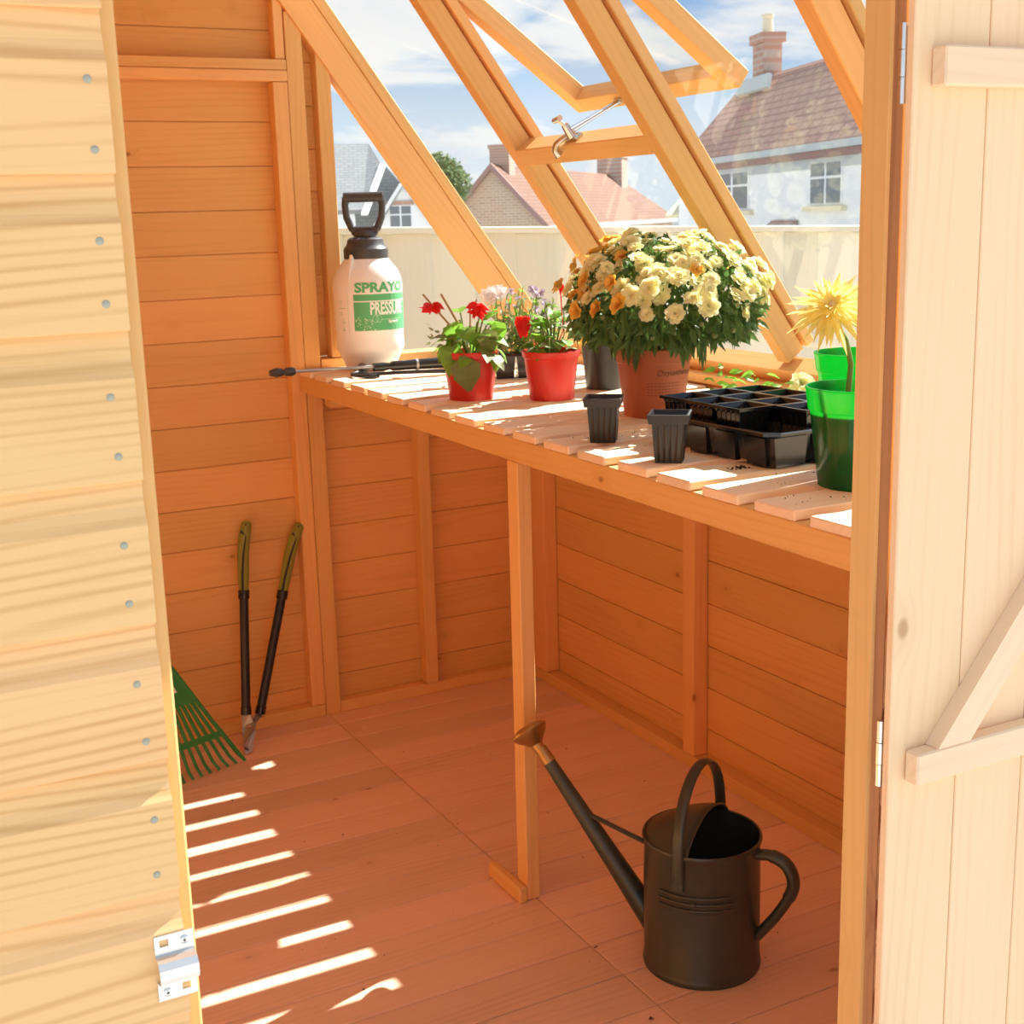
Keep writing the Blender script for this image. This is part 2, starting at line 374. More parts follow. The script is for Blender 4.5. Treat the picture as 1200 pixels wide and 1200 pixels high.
# floor
fl = thing('floor', 'reddish brown boarded floor of the shed', 'floor', kind='structure')
y = YF+.02; k = 0
while y < Y1-.01:
    wd = min(.1145, Y1+.01-y)
    for xa, xb in ((XL, 1.2132), (1.2148, XW+.01)):
        bar('floor_board', fl, 'floor', (xa, y+.0012, -.018), (xb, y+wd-.0012, 0), 0, .0016)
    y += wd; k += 1
bar('floor_joist', fl, 'frame', (1.19, YF+.03, -.06), (1.24, Y1, -.0185), 1)
bar('floor_joist', fl, 'frame', (XL+.05, YF+.03, -.06), (XL+.1, Y1, -.0185), 1)
bar('floor_joist', fl, 'frame', (XW-.1, YF+.03, -.06), (XW-.05, Y1, -.0185), 1)

# back gable wall
wb = thing('wall_back', 'honey brown shiplap end wall at the far side of the shed', 'wall', kind='structure')
P11 = .1125
shiplap(wb, 'inner', (XL, Y1, 0), (1, 0, 0), (0, 1, 0), 1.205-XL, .307-3*P11, .307+13*P11, P11)
shiplap(wb, 'inner', (1.207, Y1, 0), (1, 0, 0), (0, 1, 0), XW-1.207, .769-7*.111, .769+2*.111, .111)
bar('board', wb, 'inner', (1.207, Y1, .994), (XW, Y1+.012, 1.03), 0)
shiplap(wb, 'inner', (1.207, Y1, 0), (1, 0, 0), (0, 1, 0), .10, 1.032, 1.032+8*.111, .111)
shiplap(wb, 'inner', (XL, Y1, 0), (1, 0, 0), (0, 1, 0), 1.205-XL, 1.774, 1.774+P11*1, P11)
zz = 1.774+P11
for k in range(4):   # gable boards, shortened towards the ridge
    xa = XL+.05+k*.32; shiplap(wb, 'inner', (xa, Y1, 0), (1, 0, 0), (0, 1, 0), 1.205-xa, zz+k*P11*.85, zz+(k+1)*P11*.85-.001, P11*.85)
FY0, FY1 = 3.485, 3.5285
bar('stud', wb, 'frame', (1.165, FY0, .036), (1.2045, FY1, 1.755), 2)
bar('stud', wb, 'frame', (1.2065, FY0+.003, 0), (1.252, FY1, 1.93), 2)
bar('stud', wb, 'frame', (1.286, FY0+.002, 1.03), (1.326, FY1, 1.84), 2)
bar('stud', wb, 'frame', (1.528, FY0, .034), (1.566, FY1, .985), 2)
bar('stud', wb, 'frame', (XL, FY0, .036), (XL+.045, FY1, 1.755), 2)
bar('stud', wb, 'frame', (1.178, FY0+.006, 1.812), (1.2045, FY1, 2.0), 2)
bar('rail', wb, 'frame', (XL, FY0, 1.784), (1.2045, FY1, 1.811), 0)
bar('rail', wb, 'frame', (XL, FY0-.003, 1.756), (1.2045, FY1, 1.783), 0)
bar('sole_plate', wb, 'frame', (XL, FY0, 0), (1.2045, FY1, .035), 0)
bar('sole_plate', wb, 'frame', (1.253, FY0+.004, 0), (XW-.046, FY1, .033), 0)
bar('sill_rail', wb, 'frame', (1.253, FY0, .986), (XW-.03, FY1, 1.028), 0)
# end rafter with its outer glazing bead
c0 = V((1.19, 3.505, gz(1.19)-.005)); c1 = V((1.875, 3.505, gz(1.875)-.005))
plank('rafter', wb, 'frame', c0, c1, GN, .075, .045)
plank('glazing_bead', wb, 'frame', c0+GN*.054+V((0, .002, 0)), c1+GN*.054+V((0, .002, 0)), GN, .03, .052)
part('pane', MB().prism([(1.322, 3.511, 1.03), (1.83, 3.511, 1.03), (1.83, 3.511, gz(1.83)-.06), (1.322, 3.511, gz(1.322)-.06)], (0, .003, 0)), 'glass', wb)

# right low wall
wr = thing('wall_right', 'low honey brown shiplap wall behind and under the bench', 'wall', kind='structure')
shiplap(wr, 'inner', (XW, YF+.02, 0), (0, 1, 0), (1, 0, 0), Y1-YF-.02, .1-.1115*1, .1+.1115*8-.03, .1115)
bar('sole_plate', wr, 'frame', (1.88, YF+.06, 0), (XW-.0015, 3.484, .033), 1)
bar('stud', wr, 'frame', (1.88, 3.38, .034), (XW-.0015, 3.484, .955), 2)
bar('stud', wr, 'frame', (1.88, 2.62, .034), (XW-.0015, 2.668, .955), 2)
bar('stud', wr, 'frame', (1.88, 1.80, .034), (XW-.0015, 1.845, .955), 2)
bar('top_plate', wr, 'frame', (1.872, YF+.06, .956), (1.96, 3.484, .999), 1)
bar('sill', wr, 'frame', (1.858, YF+.06, 1.0), (1.985, 3.484, 1.022), 1)
p = V((1.917, 0, 1.047)); plank('sill_rail', wr, 'frame', p+V((0, YF+.06, 0)), p+V((0, 3.47, 0)), GN, .05, .045)

# front wall with the doorway
wf = thing('wall_front', 'pale shiplap front wall beside the open doorway', 'wall', kind='structure')
PF = .1095; zb0 = 1.436-14*PF
shiplap(wf, 'outer', (XL-.02, YF+.014, 0), (1, 0, 0), (0, -1, 0), .2095-XL+.02, zb0, zb0+20*PF, PF)
shiplap(wf, 'outer', (.944, YF+.014, 0), (1, 0, 0), (0, -1, 0), XW-.944, zb0, zb0+10*PF, PF)
bar('jamb', wf, 'frame', (.176, YF+.0155, -.01), (.2215, YF+.062, 1.80), 2)
bar('jamb', wf, 'frame', (.944, YF+.0155, -.01), (.99, YF+.062, 1.95), 2, .006)
bar('board_edge', wf, 'endgrain', (.9425, YF+.0005, 0), (.9438, YF+.0145, 1.62), 2, 0)
bar('stud', wf, 'frame', (XL, YF+.0155, 0), (XL+.045, YF+.06, 1.75), 2)
bar('lintel', wf, 'frame', (.2225, YF+.0155, 1.80), (.943, YF+.06, 1.86), 0)
shiplap(wf, 'outer', (.2225, YF+.014, 0), (1, 0, 0), (0, -1, 0), .72, 1.805, 2.1, PF)
c0 = V((1.17, YF+.04, gz(1.17)-.005)); c1 = V((1.875, YF+.04, gz(1.875)-.005))
plank('rafter', wf, 'frame', c0, c1, GN, .075, .045)
bar('sill_rail', wf, 'frame', (.991, YF+.016, 1.062), (1.84, YF+.06, 1.10), 0)
part('pane', MB().prism([(.99, YF+.03, 1.10), (1.80, YF+.03, 1.10), (1.22, YF+.03, gz(1.22)-.06), (.99, YF+.03, 1.9)], (0, .003, 0)), 'glass', wf)
nm = MB().lathe([(.0001, .0012), (.0022, .001), (.003, .0004), (.0031, -.004)], 10).mesh('nail', 'nail', 40)
nailrot = Matrix.Rotation(PI/2, 4, 'X')
for k in range(9, 17):
    zc = zb0+k*PF
    for dz, dx in ((.018, 0), (.064, .001)):
        part('nail', nm, None, wf, mx=Matrix.Translation((.1935+random.uniform(-.003, .003), YF+.0002, zc+dz+random.uniform(-.002, .002))) @ nailrot)
# left wall
wl = thing('wall_left', 'left side shiplap wall of the shed', 'wall', kind='structure')
shiplap(wl, 'inner', (XL, YF+.02, 0), (0, 1, 0), (-1, 0, 0), Y1-YF-.02, -.01, 1.72, .112)
bar('top_plate', wl, 'frame', (XL+.001, YF+.06, 1.70), (XL+.045, 3.484, 1.745), 1)
# roof over the solid half
rf = thing('ceiling', 'boarded pitched roof over the left half of the shed', 'roof', kind='structure')
e0 = V((XL-.12, 0, 1.70)); e1 = V((XR+.02, 0, ZR+.02)); nn = (e1-e0).cross(V((0, 1, 0))).normalized(); nn = nn if nn.z > 0 else -nn
nb = 14
for i in range(nb):
    a = e0.lerp(e1, (i+.5)/nb)+nn*.03; wdt = (e1-e0).length/nb-.002
    plank('roof_board', rf, 'inner', a+V((0, YF-.1, 0)), a+V((0, Y1+.1, 0)), e1-e0, wdt, .012)
part('roofing_felt', MB().prism([e0+nn*.037+V((0, YF-.12, 0)), e1+nn*.037+V((0, YF-.12, 0)), e1+nn*.04+V((0, YF-.12, 0)), e0+nn*.04+V((0, YF-.12, 0))], (0, Y1-YF+.24, 0)), 'roofing', rf)
bar('ridge_beam', rf, 'frame', (XR-.03, YF+.0625, ZR-.09), (XR+.012, FY0-.005, ZR+.01), 1)

# sloping glazing
w1 = thing('window_1', 'sloping glazed roof side of the shed with wooden glazing bars', 'window', kind='structure')
XT, XB = 1.185, 1.893
def rafter(y0, y1, name='glazing_bar'):
    yc = (y0+y1)/2
    a = V((XT, yc, gz(XT)))+GN*.024; b = V((XB, yc, gz(XB)))+GN*.024
    plank(name, w1, 'frame', a, b, GN, .05, y1-y0)
    plank('glazing_bead', w1, 'frame', a+GN*.0435, b+GN*.0435, GN, .024, y1-y0+.014)
bars = [(2.868, 2.906), (2.285, 2.323), (1.685, 1.723)]
for y0, y1 in bars: rafter(y0, y1)
def gpane(y0, y1, xa, xb, parent=w1):
    a = V((xa, 0, gz(xa)))+GN*.051; b = V((xb, 0, gz(xb)))+GN*.051
    part('pane', MB().prism([a+V((0, y0, 0)), b+V((0, y0, 0)), b+V((0, y1, 0)), a+V((0, y1, 0))], GN*.003), 'glass', parent)
gpane(2.909, 3.482, XT, XB); gpane(2.326, 2.865, 1.57, XB); gpane(1.726, 2.282, XT, XB); gpane(1.045, 1.682, XT, XB)
xc = 1.556; c = V((xc, 0, gz(xc)))+GN*.024
plank('cross_bar', w1, 'frame', c+V((0, 2.3235, 0)), c+V((0, 2.8675, 0)), GD, .045, .05)
xc = 1.24; c = V((xc, 0, gz(xc)))+GN*.024
plank('cross_bar', w1, 'frame', c+V((0, 2.3235, 0)), c+V((0, 2.8675, 0)), GD, .05, .05)

# opened roof sash
w2 = thing('window_2', 'roof window sash propped open between two glazing bars', 'window', kind='structure')
hp = V((1.262, 0, gz(1.262)))+GN*.066
sd = V((math.cos(math.radians(35.5)), 0, -math.sin(math.radians(35.5)))); sn = V((-sd.z, 0, sd.x))
LS = .545; ya, yb = 2.300, 2.893
for yy in (ya, yb): plank('stile', w2, 'frame', hp+V((0, yy, 0)), hp+sd*LS+V((0, yy, 0)), (0, 1, 0), .045, .042)
plank('rail', w2, 'frame', hp+sd*(LS-.0225)+V((0, ya+.023, 0)), hp+sd*(LS-.0225)+V((0, yb-.023, 0)), sd, .045, .042)
plank('rail', w2, 'frame', hp+sd*.0225+V((0, ya+.023, 0)), hp+sd*.0225+V((0, yb-.023, 0)), sd, .045, .042)
q0 = hp+sd*.04+sn*.004; q1 = hp+sd*(LS-.04)+sn*.004
part('pane', MB().prism([q0+V((0, ya+.02, 0)), q1+V((0, ya+.02, 0)), q1+V((0, yb-.02, 0)), q0+V((0, yb-.02, 0))], sn*.003), 'glass', w2)

# ------------------------------------------------------------------ the open door on the right
dr = thing('door_1', 'pale ledged and braced door swung open against the front wall', 'door', kind='structure')
DY0, DY1 = .961, .971
xs = [.935, 1.032, 1.132, 1.232, 1.332, 1.432, 1.532, 1.60]
for i in range(7): bar('door_board', dr, 'door', (xs[i]+.0006, DY0, -.02), (xs[i+1]-.0006, DY1, 1.80), 2, .0012)
def ledge(z0, z1): bar('ledge', dr, 'ledge', (.957, DY0-.019, z0), (1.59, DY0-.0002, z1), 0, .002)
ledge(1.505, 1.541); ledge(.812, .847); ledge(.12, .156)
_bm = frame_mx((.985, DY0-.0095, .8475), (1.533, DY0-.0095, 1.5045), (1, 0, -1)); _bi = _bm.inverted()
part('brace', MB().prism([_bi @ V(p) for p in ((.985, DY0-.0002, .8475), (1.031, DY0-.0002, .8475), (1.579, DY0-.0002, 1.5045), (1.533, DY0-.0002, 1.5045))], _bi.to_3x3() @ V((0, -.0188, 0))), 'ledge', dr, mx=_bm)
for zc in (1.527, .842):
    h = part('hinge', MB().lathe([(.0042, -.036), (.0042, -.0125)], 12).lathe([(.0046, -.0118), (.0046, .0118)], 12).lathe([(.0042, .0125), (.0042, .036)], 12), 'metal', dr, smooth=40, mx=Matrix.Translation((.9375, .9765, zc)))
    part('hinge_leaf', MB().box((.003, -.0052, -.036), (.03, -.0043, .036)), 'metal', h)

# ------------------------------------------------------------------ potting bench
zt = lambda y: .970+.0088*(y-1.29)        # top of the front rail
BX = 1.188
be = thing('potting_bench', 'long slatted wooden potting bench along the glazed wall', 'bench', (1.5, 2.25, 0))
ya, yb = YF+.066, 3.484
plank('front_rail', be, 'frame', (BX+.017, ya, zt(ya)-.0225), (BX+.017, yb-.004, zt(yb)-.0225), (0, 0, 1), .045, .034)
plank('back_rail', be, 'frame', (1.848, ya, zt(ya)-.0225), (1.848, yb-.004, zt(yb)-.0225), (0, 0, 1), .045, .02)
plank('end_bearer', be, 'frame', (1.2535, 3.455, zt(3.46)-.068), (1.83, 3.455, zt(3.46)-.068), (0, 0, 1), .045, .05)
fars = [3.474, 3.362, 3.238, 3.106, 2.988, 2.869, 2.748, 2.625, 2.499, 2.375, 2.250, 2.125, 2.001, 1.876, 1.754, 1.632, 1.508, 1.386, 1.264, 1.142]
rs = random.Random(3)
for yf in fars:
    sw = .090 if yf < 3.4 else .085
    yc = yf-sw/2; tl = rs.uniform(-.0004, .0003)
    plank('slat', be, 'slat', (BX-.002+rs.uniform(-.003, .002), yc, zt(yc)+.008+tl), (1.855, yc+rs.uniform(-.003, .003), zt(yc)+.008-tl*.3), (0, 1, 0), sw, .0155, .0022)
plank('leg', be, 'frame', (1.206, 2.268, .001), (1.206, 2.262, zt(2.26)-.0455), (1, 0, 0), .031, .042)
plank('leg', be, 'frame', (1.206, 1.09, .001), (1.206, 1.09, zt(1.09)-.0455), (1, 0, 0), .031, .042)
plank('foot_block', be, 'frame', (1.1795, 2.242, .0175), (1.1795, 2.385, .0175), (0, 0, 1), .035, .021, .004)

# ------------------------------------------------------------------ lathe pots
def lathe_pot(name, parent, mt, rb, rtop, h, rim=.018, lip=.004, th=.002, seg=40, mx=None, feet=False):
    rr = lambda z: rb+(rtop-lip-rb)*z/h
    pr = [(rb-.006, .004), (rb-.004, 0), (rb, 0), (rr(h-rim), h-rim), (rr(h-rim)+lip*.8, h-rim+.002), (rtop-.001, h-.004), (rtop, h-.002), (rtop-.001, h), (rtop-.004, h), (rr(h-rim)-th+lip*.5, h-rim), (rr(.004)-th, .004), (.0005, .004)]
    return part(name, MB().lathe(pr, seg, caps=False), mt, parent, smooth=35, mx=mx)
def soil_disc(parent, r, z, rng, mx=None):
    mb = MB(); n = 20; vs = [(0, 0, z+.004)]
    for k in (1, 2, 3):
        for i in range(n): a = 2*PI*i/n; q = r*k/3; vs.append((q*math.cos(a), q*math.sin(a), z+rng.uniform(-.003, .004)*(k < 3)))
    f = [(0, 1+i, 1+(i+1) % n) for i in range(n)]+[(1+k*n+i, 1+(k+1)*n+i, 1+(k+1)*n+(i+1) % n, 1+k*n+(i+1) % n) for k in range(2) for i in range(n)]
    # close the body of soil downwards
    b = len(vs); vs += [(r*.84*math.cos(2*PI*i/n), r*.84*math.sin(2*PI*i/n), .006) for i in range(n)]
    f += [(1+2*n+i, b+i, b+(i+1) % n, 1+2*n+(i+1) % n) for i in range(n)]+[tuple(b+n-1-i for i in range(n))]
    return part('soil', MB().add(vs, f), 'soil', parent, smooth=50, mx=mx)
def rdir(r): 
    while 1:
        v = V((r.uniform(-1, 1), r.uniform(-1, 1), r.uniform(-1, 1)))
        if .05 < v.length < 1: return v.normalized()
def zrot(d, spin=0, s=1.0, loc=(0, 0, 0)):
    return Matrix.Translation(loc) @ V(d).to_track_quat('Z', 'Y').to_matrix().to_4x4() @ Matrix.Rotation(spin, 4, 'Z') @ Matrix.Scale(s, 4)
def daisy_mesh(name, mt, n, layers, L, W, cup, eye, eyemt, rng, blunt=False):
    mb = MB()
    for k in range(layers):
        for i in range(n):
            a = 2*PI*(i+.5*k)/n+rng.uniform(-.12, .12); tilt = cup+k*.35+rng.uniform(-.2, .2)
            d = V((math.cos(a)*math.cos(tilt), math.sin(a)*math.cos(tilt), math.sin(tilt))); nrm = V((-math.cos(a)*math.sin(tilt), -math.sin(a)*math.sin(tilt), math.cos(tilt)))
            (mb.petal if blunt else mb.leaf)(d*eye*.6, d, nrm, L*(1-.18*k)*rng.uniform(.85, 1.1), W, .1, .25)
    me = mb.mesh(name, mt)
    return me

class LeafParts:
    """every leaf becomes a part of its own"""
    def __init__(s, parent, mt, name='leaf', mx=None): s.p, s.m, s.n, s.mx = parent, mt, name, mx
    def leaf(s, *a): return part(s.n, MB().leaf(*a), s.m, s.p, mx=s.mx)
# ------------------------------------------------------------------ chrysanthemum
rng = random.Random(11)
mx_, my_ = 1.518, 2.255
ch = thing('potted_chrysanthemum', 'large bushy plant covered in pale yellow flowers in terracotta coloured pot', 'potted plant', (mx_, my_, zt(my_)+.0162), 0)
lathe_pot('flower_pot', ch, 'terracotta', .060, .080, .138, rim=.03, lip=.003)
soil_disc(ch, .068, .118, rng)
fo = MB(); C0 = V((.022, -.01, .222)); RX, RZ = .190, .128
for i in range(2600):
    d = rdir(rng); rr = rng.uniform(.55, 1.0)**.5
    if d.z < -.55: d.z = -.55+rng.uniform(0, .2)
    p = C0+V((d.x*RX*rr, d.y*RX*rr, d.z*(RZ if d.z > 0 else .12)*rr))
    if math.hypot(p.x-.0, p.y) < .082 and p.z < .132: continue
    if p.z < .10: continue
    dd = (d+rdir(rng)*.7+V((0, 0, -.75 if d.z < .25 else -.1))).normalized()
    fo.leaf(p, dd, rdir(rng)+d, rng.uniform(.018, .032)*(1.25 if d.z < .1 else .8), rng.uniform(.010, .017), .3, .3)
for i in range(74):   # long leaves hanging over the rim, most on the window side
    a = rng.uniform(0, 2*PI) if i < 40 else rng.gauss(math.atan2(rt.y, rt.x)-.35, .4); p = V((.086*math.cos(a)+.012, .086*math.sin(a), rng.uniform(.14, .19)))
    fo.leaf(p, V((math.cos(a)*.35, math.sin(a)*.35, -1)), V((math.cos(a), math.sin(a), .2)), rng.uniform(.035, .055), .018, .3, .15)
part('foliage', fo, 'leaf_dark', ch, kind='stuff')
st = MB()
for i in range(34):
    a = rng.uniform(0, 2*PI); e = rng.uniform(.25, 1.3); d = V((math.cos(a)*math.cos(e), math.sin(a)*math.cos(e), math.sin(e)))
    b = V((.03*math.cos(a), .03*math.sin(a), .12)); t = C0+V((d.x*RX*.95, d.y*RX*.95, d.z*RZ*.95))
    st.tube([b, b.lerp(t, .5)+V((0, 0, .015)), t], .0022, 5)
part('stems', st, 'stem', ch, kind='stuff')
fm = [daisy_mesh('mum_flower', mt, 9, 3, .021, .0165, .2+.14*q, .003, None, rng, True) for q, mt in enumerate(('petal_yellow', 'petal_yellow', 'petal_yellow', 'petal_gold'))]
cnt = 0; placed = []
while cnt < 215:
    a = rng.uniform(0, 2*PI); sz = rng.uniform(-.1, 1); q = math.sqrt(max(0, 1-sz*sz)); d = V((q*math.cos(a), q*math.sin(a), sz))
    if d.z < .12 and rng.random() < .55: continue
    p = C0+V((d.x*RX, d.y*RX, d.z*RZ))*rng.uniform(.90, 1.14)
    if any((p-o).length < .0185 for o in placed): continue
    if p.x+mx_ > XS-(p.z+zt(my_)+.016-ZS)/SL-.03: continue
    placed.append(p); kind = 3 if (d.dot(rt) < -.45 and rng.random() < .45) or rng.random() < .02 else rng.randrange(3)
    dd = (d+rdir(rng)*.45+V((0, 0, .25))).normalized()
    part('flower', fm[kind], None, ch, mx=zrot(dd, rng.uniform(0, 6), rng.uniform(.65, 1.08), p)); cnt += 1
bm_ = MB().ball((0, 0, 0), .005, 8, 6).mesh('flower_bud', 'leaf_grey', 60)
for i in range(26):
    a = rng.uniform(0, 2*PI); d = V((math.cos(a), math.sin(a), rng.uniform(-.5, .1))).normalized(); p = C0+V((d.x*RX, d.y*RX, d.z*.13))*1.02
    part('flower_bud', bm_, None, ch, mx=Matrix.Translation(p) @ Matrix.Scale(rng.uniform(.7, 1.2), 4))

def wrap_text(name, txt, size, mt, parent, r, ang0, z, width=None, r2_=None, shear=0, bold=0, seg_r=None, cond=1.0):
    """flat lettering bent round an upright cylinder (radius r, start angle ang0, running to increasing angle)"""
    cu = bpy.data.curves.new(name, 'FONT'); cu.body = txt; cu.size = size; cu.shear = shear; cu.offset = bold; cu.resolution_u = 3
    to = bpy.data.objects.new(name, cu); COL.objects.link(to)
    dg = bpy.context.evaluated_depsgraph_get(); dg.update(); me = bpy.data.meshes.new_from_object(to.evaluated_get(dg))
    bpy.data.objects.remove(to)
    xs_ = [v.co.x for v in me.vertices]; x0, x1 = min(xs_), max(xs_)
    k = (width/(x1-x0)) if width else cond
    for v in me.vertices:
        a = ang0+(v.co.x-x0)*k/r; rr = r+.0007 if r2_ is None else r2_(z+v.co.y)+.0007
        v.co = (rr*math.cos(a), rr*math.sin(a), z+v.co.y)
    me.materials.clear(); me.materials.append(M[mt])
    return part(name, me, None, parent)
pot_r = lambda z: .060+(.077-.060)*z/.138
wrap_text('lettering', 'Chrysanthemum', .0165, 'print_dark', ch, .071, math.radians(-118), .086, width=.088, r2_=pot_r, shear=.3)
ln = MB()
for k, z in enumerate((.046, .052, .058, .064, .070)):
    r = pot_r(z)+.0006; a0, a1 = math.radians(-135), math.radians(-75); n = 10
    for i in range(n):
        A, B = a0+(a1-a0)*i/n, a0+(a1-a0)*(i+.72)/n
        ln.add([(r*math.cos(A), r*math.sin(A), z), (r*math.cos(B), r*math.sin(B), z), (r*math.cos(B), r*math.sin(B), z+.0011), (r*math.cos(A), r*math.sin(A), z+.0011)], [(0, 1, 2, 3)])
part('small_print', ln, 'print_dark', ch, kind='stuff')

# ------------------------------------------------------------------ red pots
heart = lambda mb, p, d, n, L: mb.leaf(p, d, n, L, L*.95, .25, .35)
def toward(sx_, sy_): return (rt*sx_+V((0, 0, 1))*sy_)
base1 = V((1.318, 2.690)); rng = random.Random(5)
r1_ = thing('potted_begonia', 'red plastic pot with wilted plant, large drooping leaf and red flowers, nearest the sprayer', 'potted plant', (base1.x, base1.y, zt(base1.y)+.0162), group='red plastic pots')
lathe_pot('flower_pot', r1_, 'red_pot', .049, .066, .108, rim=.016); soil_disc(r1_, .056, .088, rng)
lv = LeafParts(r1_, 'leaf'); lo_ = LeafParts(r1_, 'leaf_old'); sg = MB()
for i in range(30):
    a = rng.uniform(0, 2*PI); e = rng.uniform(.1, 1.25); d = V((math.cos(a)*math.cos(e), math.sin(a)*math.cos(e), math.sin(e)))
    p = V((0, 0, .09))+V((d.x*.06, d.y*.06, d.z*rng.uniform(.05, .13)))
    heart(lv if rng.random() < .7 else lo_, p, (d+V((0, 0, -.6))+rdir(rng)*.5), d+V((0, 0, .6)), rng.uniform(.032, .052))
    sg.tube([(d.x*.008, d.y*.008, .085), p], .0018, 5)
vw = V((-fw.x, -fw.y, 0)).normalized()
heart(lv, rt*-.030+vw*.05+V((0, 0, .13)), V((0, 0, -1))+rt*-.25+vw*.2, vw+V((0, 0, .3)), .075)
heart(lo_, rt*-.012+vw*.066+V((0, 0, .105)), V((0, 0, -1))+rt*.12+vw*.15, vw+V((0, 0, .2)), .085)
heart(lo_, rt*.035+vw*.05+V((0, 0, .16)), V((0, 0, -1))+rt*.35, vw+V((0, 0, .2)), .06)
for q in range(5): heart(lv, rt*rng.uniform(-.05, .06)+vw*.03+V((0, 0, rng.uniform(.14, .19))), V((0, 0, -.7))+rt*rng.uniform(-.5, .5), vw+V((0, 0, .5)), .05)
part('stems', sg, 'stem', r1_)
tw = MB(); tw.tube([(0, 0, .088), rt*-.03+V((0, 0, .15)), rt*-.10+V((0, 0, .235))], .0026, 6)
tw.tube([(0, 0, .088), rt*-.025+V((0, 0, .17)), rt*-.06+V((0, 0, .235))], .0026, 6)
tw.tube([(0, 0, .088), rt*.004+V((0, 0, .2)), rt*.02+V((0, 0, .22))], .002, 6); part('dry_stems', tw, 'dry_stem', r1_)
def red_bloom(par, p, s=1.0, seed=1):
    r = random.Random(seed); mb = MB()
    for i in range(11):
        a = 2*PI*i/11; d = V((math.cos(a)*.8, math.sin(a)*.8, -.55+r.uniform(-.5, .4))); mb.leaf(V(p)+V((0, 0, .008)), d, rdir(r), .028*s*r.uniform(.8, 1.2), .02*s, .3, .35)
    return part('red_flower', mb, 'petal_red', par)
red_bloom(r1_, rt*-.080+V((0, 0, .205)), 1.15, 2); red_bloom(r1_, rt*.022+vw*.03+V((0, 0, .205)), .95, 3); red_bloom(r1_, rt*.020+vw*.03+V((0, 0, .19)), .8, 4)
dm = MB()
for q in range(26): dm.leaf(rt*rng.uniform(-.09, .0)+V((0, 0, rng.uniform(.12, .17))), rdir(rng), rdir(rng), .014, .008)
part('dried_flowers', dm, 'leaf_grey', r1_)

base2 = V((1.463, 2.578)); rng = random.Random(8)
r2p = thing('potted_seedling', 'red plastic pot with fresh light green leafy plant, in the middle of the bench', 'potted plant', (base2.x, base2.y, zt(base2.y)+.0162), group='red plastic pots')
lathe_pot('flower_pot', r2p, 'red_pot', .049, .066, .108, rim=.016); soil_disc(r2p, .056, .086, rng)
lv = LeafParts(r2p, 'leaf'); sg = MB(); lg = LeafParts(r2p, 'leaf_grey')
for i in range(44):
    a = rng.uniform(0, 2*PI); e = rng.uniform(.1, 1.4); d = V((math.cos(a)*math.cos(e), math.sin(a)*math.cos(e), math.sin(e)))
    p = V((0, 0, .09))+V((d.x*.045, d.y*.045, d.z*rng.uniform(.03, .095)))
    heart(lv if rng.random() < .75 else lg, p, d+V((0, 0, -.5))+rdir(rng)*.5, d+V((0, 0, .7)), rng.uniform(.02, .042))
    sg.tube([(d.x*.008, d.y*.008, .083), p], .0015, 5)
sg.tube([(0, 0, .085), rt*.0+V((0, 0, .15)), rt*-.012+V((0, 0, .2)), rt*-.002+V((0, 0, .207))], .0016, 5)
sg.tube([(0, 0, .085), rt*.03+V((0, 0, .14)), rt*.03+V((0, 0, .20))], .0014, 5)
lg.leaf(rt*.01+V((0, 0, .195)), rt, (0, 0, 1), .026, .015); lg.leaf(rt*.04+V((0, 0, .19)), rt, (0, 0, 1), .026, .018); lg.leaf(rt*.03+V((0, 0, .17)), rt*-1, (0, 0, 1), .026, .018)
part('stems', sg, 'stem', r2p)
rb_ = MB()
for q in range(8): rb_.leaf(rt*(-.075+.004*q)+V((0, 0, .185)), V((0, 0, -1))+rt*(.25-.06*q)+rdir(rng)*.2, vw, .05, .02, .3, .1)
part('red_flower', rb_, 'petal_red', r2p)
bd = MB()
for q in range(5): bd.leaf(rt*.022+V((0, 0, .255)), V((0, 0, -1))+rdir(rng)*.35, rdir(rng), .026, .016)
bd.tube([rt*.024+V((0, 0, .235)), rt*.028+V((0, 0, .15)), (0, 0, .085)], .0014, 5); part('red_bud', bd, 'petal_red', r2p)

# ------------------------------------------------------------------ black tray of spindly flowers behind the red pots
rng = random.Random(21)
tb = thing('bedding_plant_tray', 'black tray of spindly seedlings with white and lilac flowers behind the red pots', 'plant tray', (1.60, 2.95, zt(2.95)+.0162), math.radians(-20))
mb = MB()
def cup(mb, cx, cy, z0, h, wb_, wt, th=.0015, lip=.004):
    a, b = wb_/2, wt/2
    o = [(-1, -1), (1, -1), (1, 1), (-1, 1)]
    rows = [(a, z0), (b, z0+h-.006), (b+lip, z0+h-.006), (b+lip, z0+h), (b-th, z0+h), (a-th, z0+th)]
    vs = [(cx+s*ox, cy+s*oy, z) for s, z in rows for ox, oy in o]
    fs = [(k*4+i, k*4+(i+1) % 4, (k+1)*4+(i+1) % 4, (k+1)*4+i) for k in range(5) for i in range(4)]+[(3, 2, 1, 0), (20, 21, 22, 23)]
    mb.add(vs, fs)
for i in range(3): cup(mb, -.055+.055*i, 0, 0, .062, .044, .052)
part('tray', mb, 'black_plastic', tb)
so = MB()
for i in range(3): so.box((-.055+.055*i-.023, -.023, .012), (-.055+.055*i+.023, .023, .052))
part('soil', so, 'soil', tb)
sg = MB(); lg = MB(); lt = MB()
itb = wmx(tb).to_3x3().inverted()
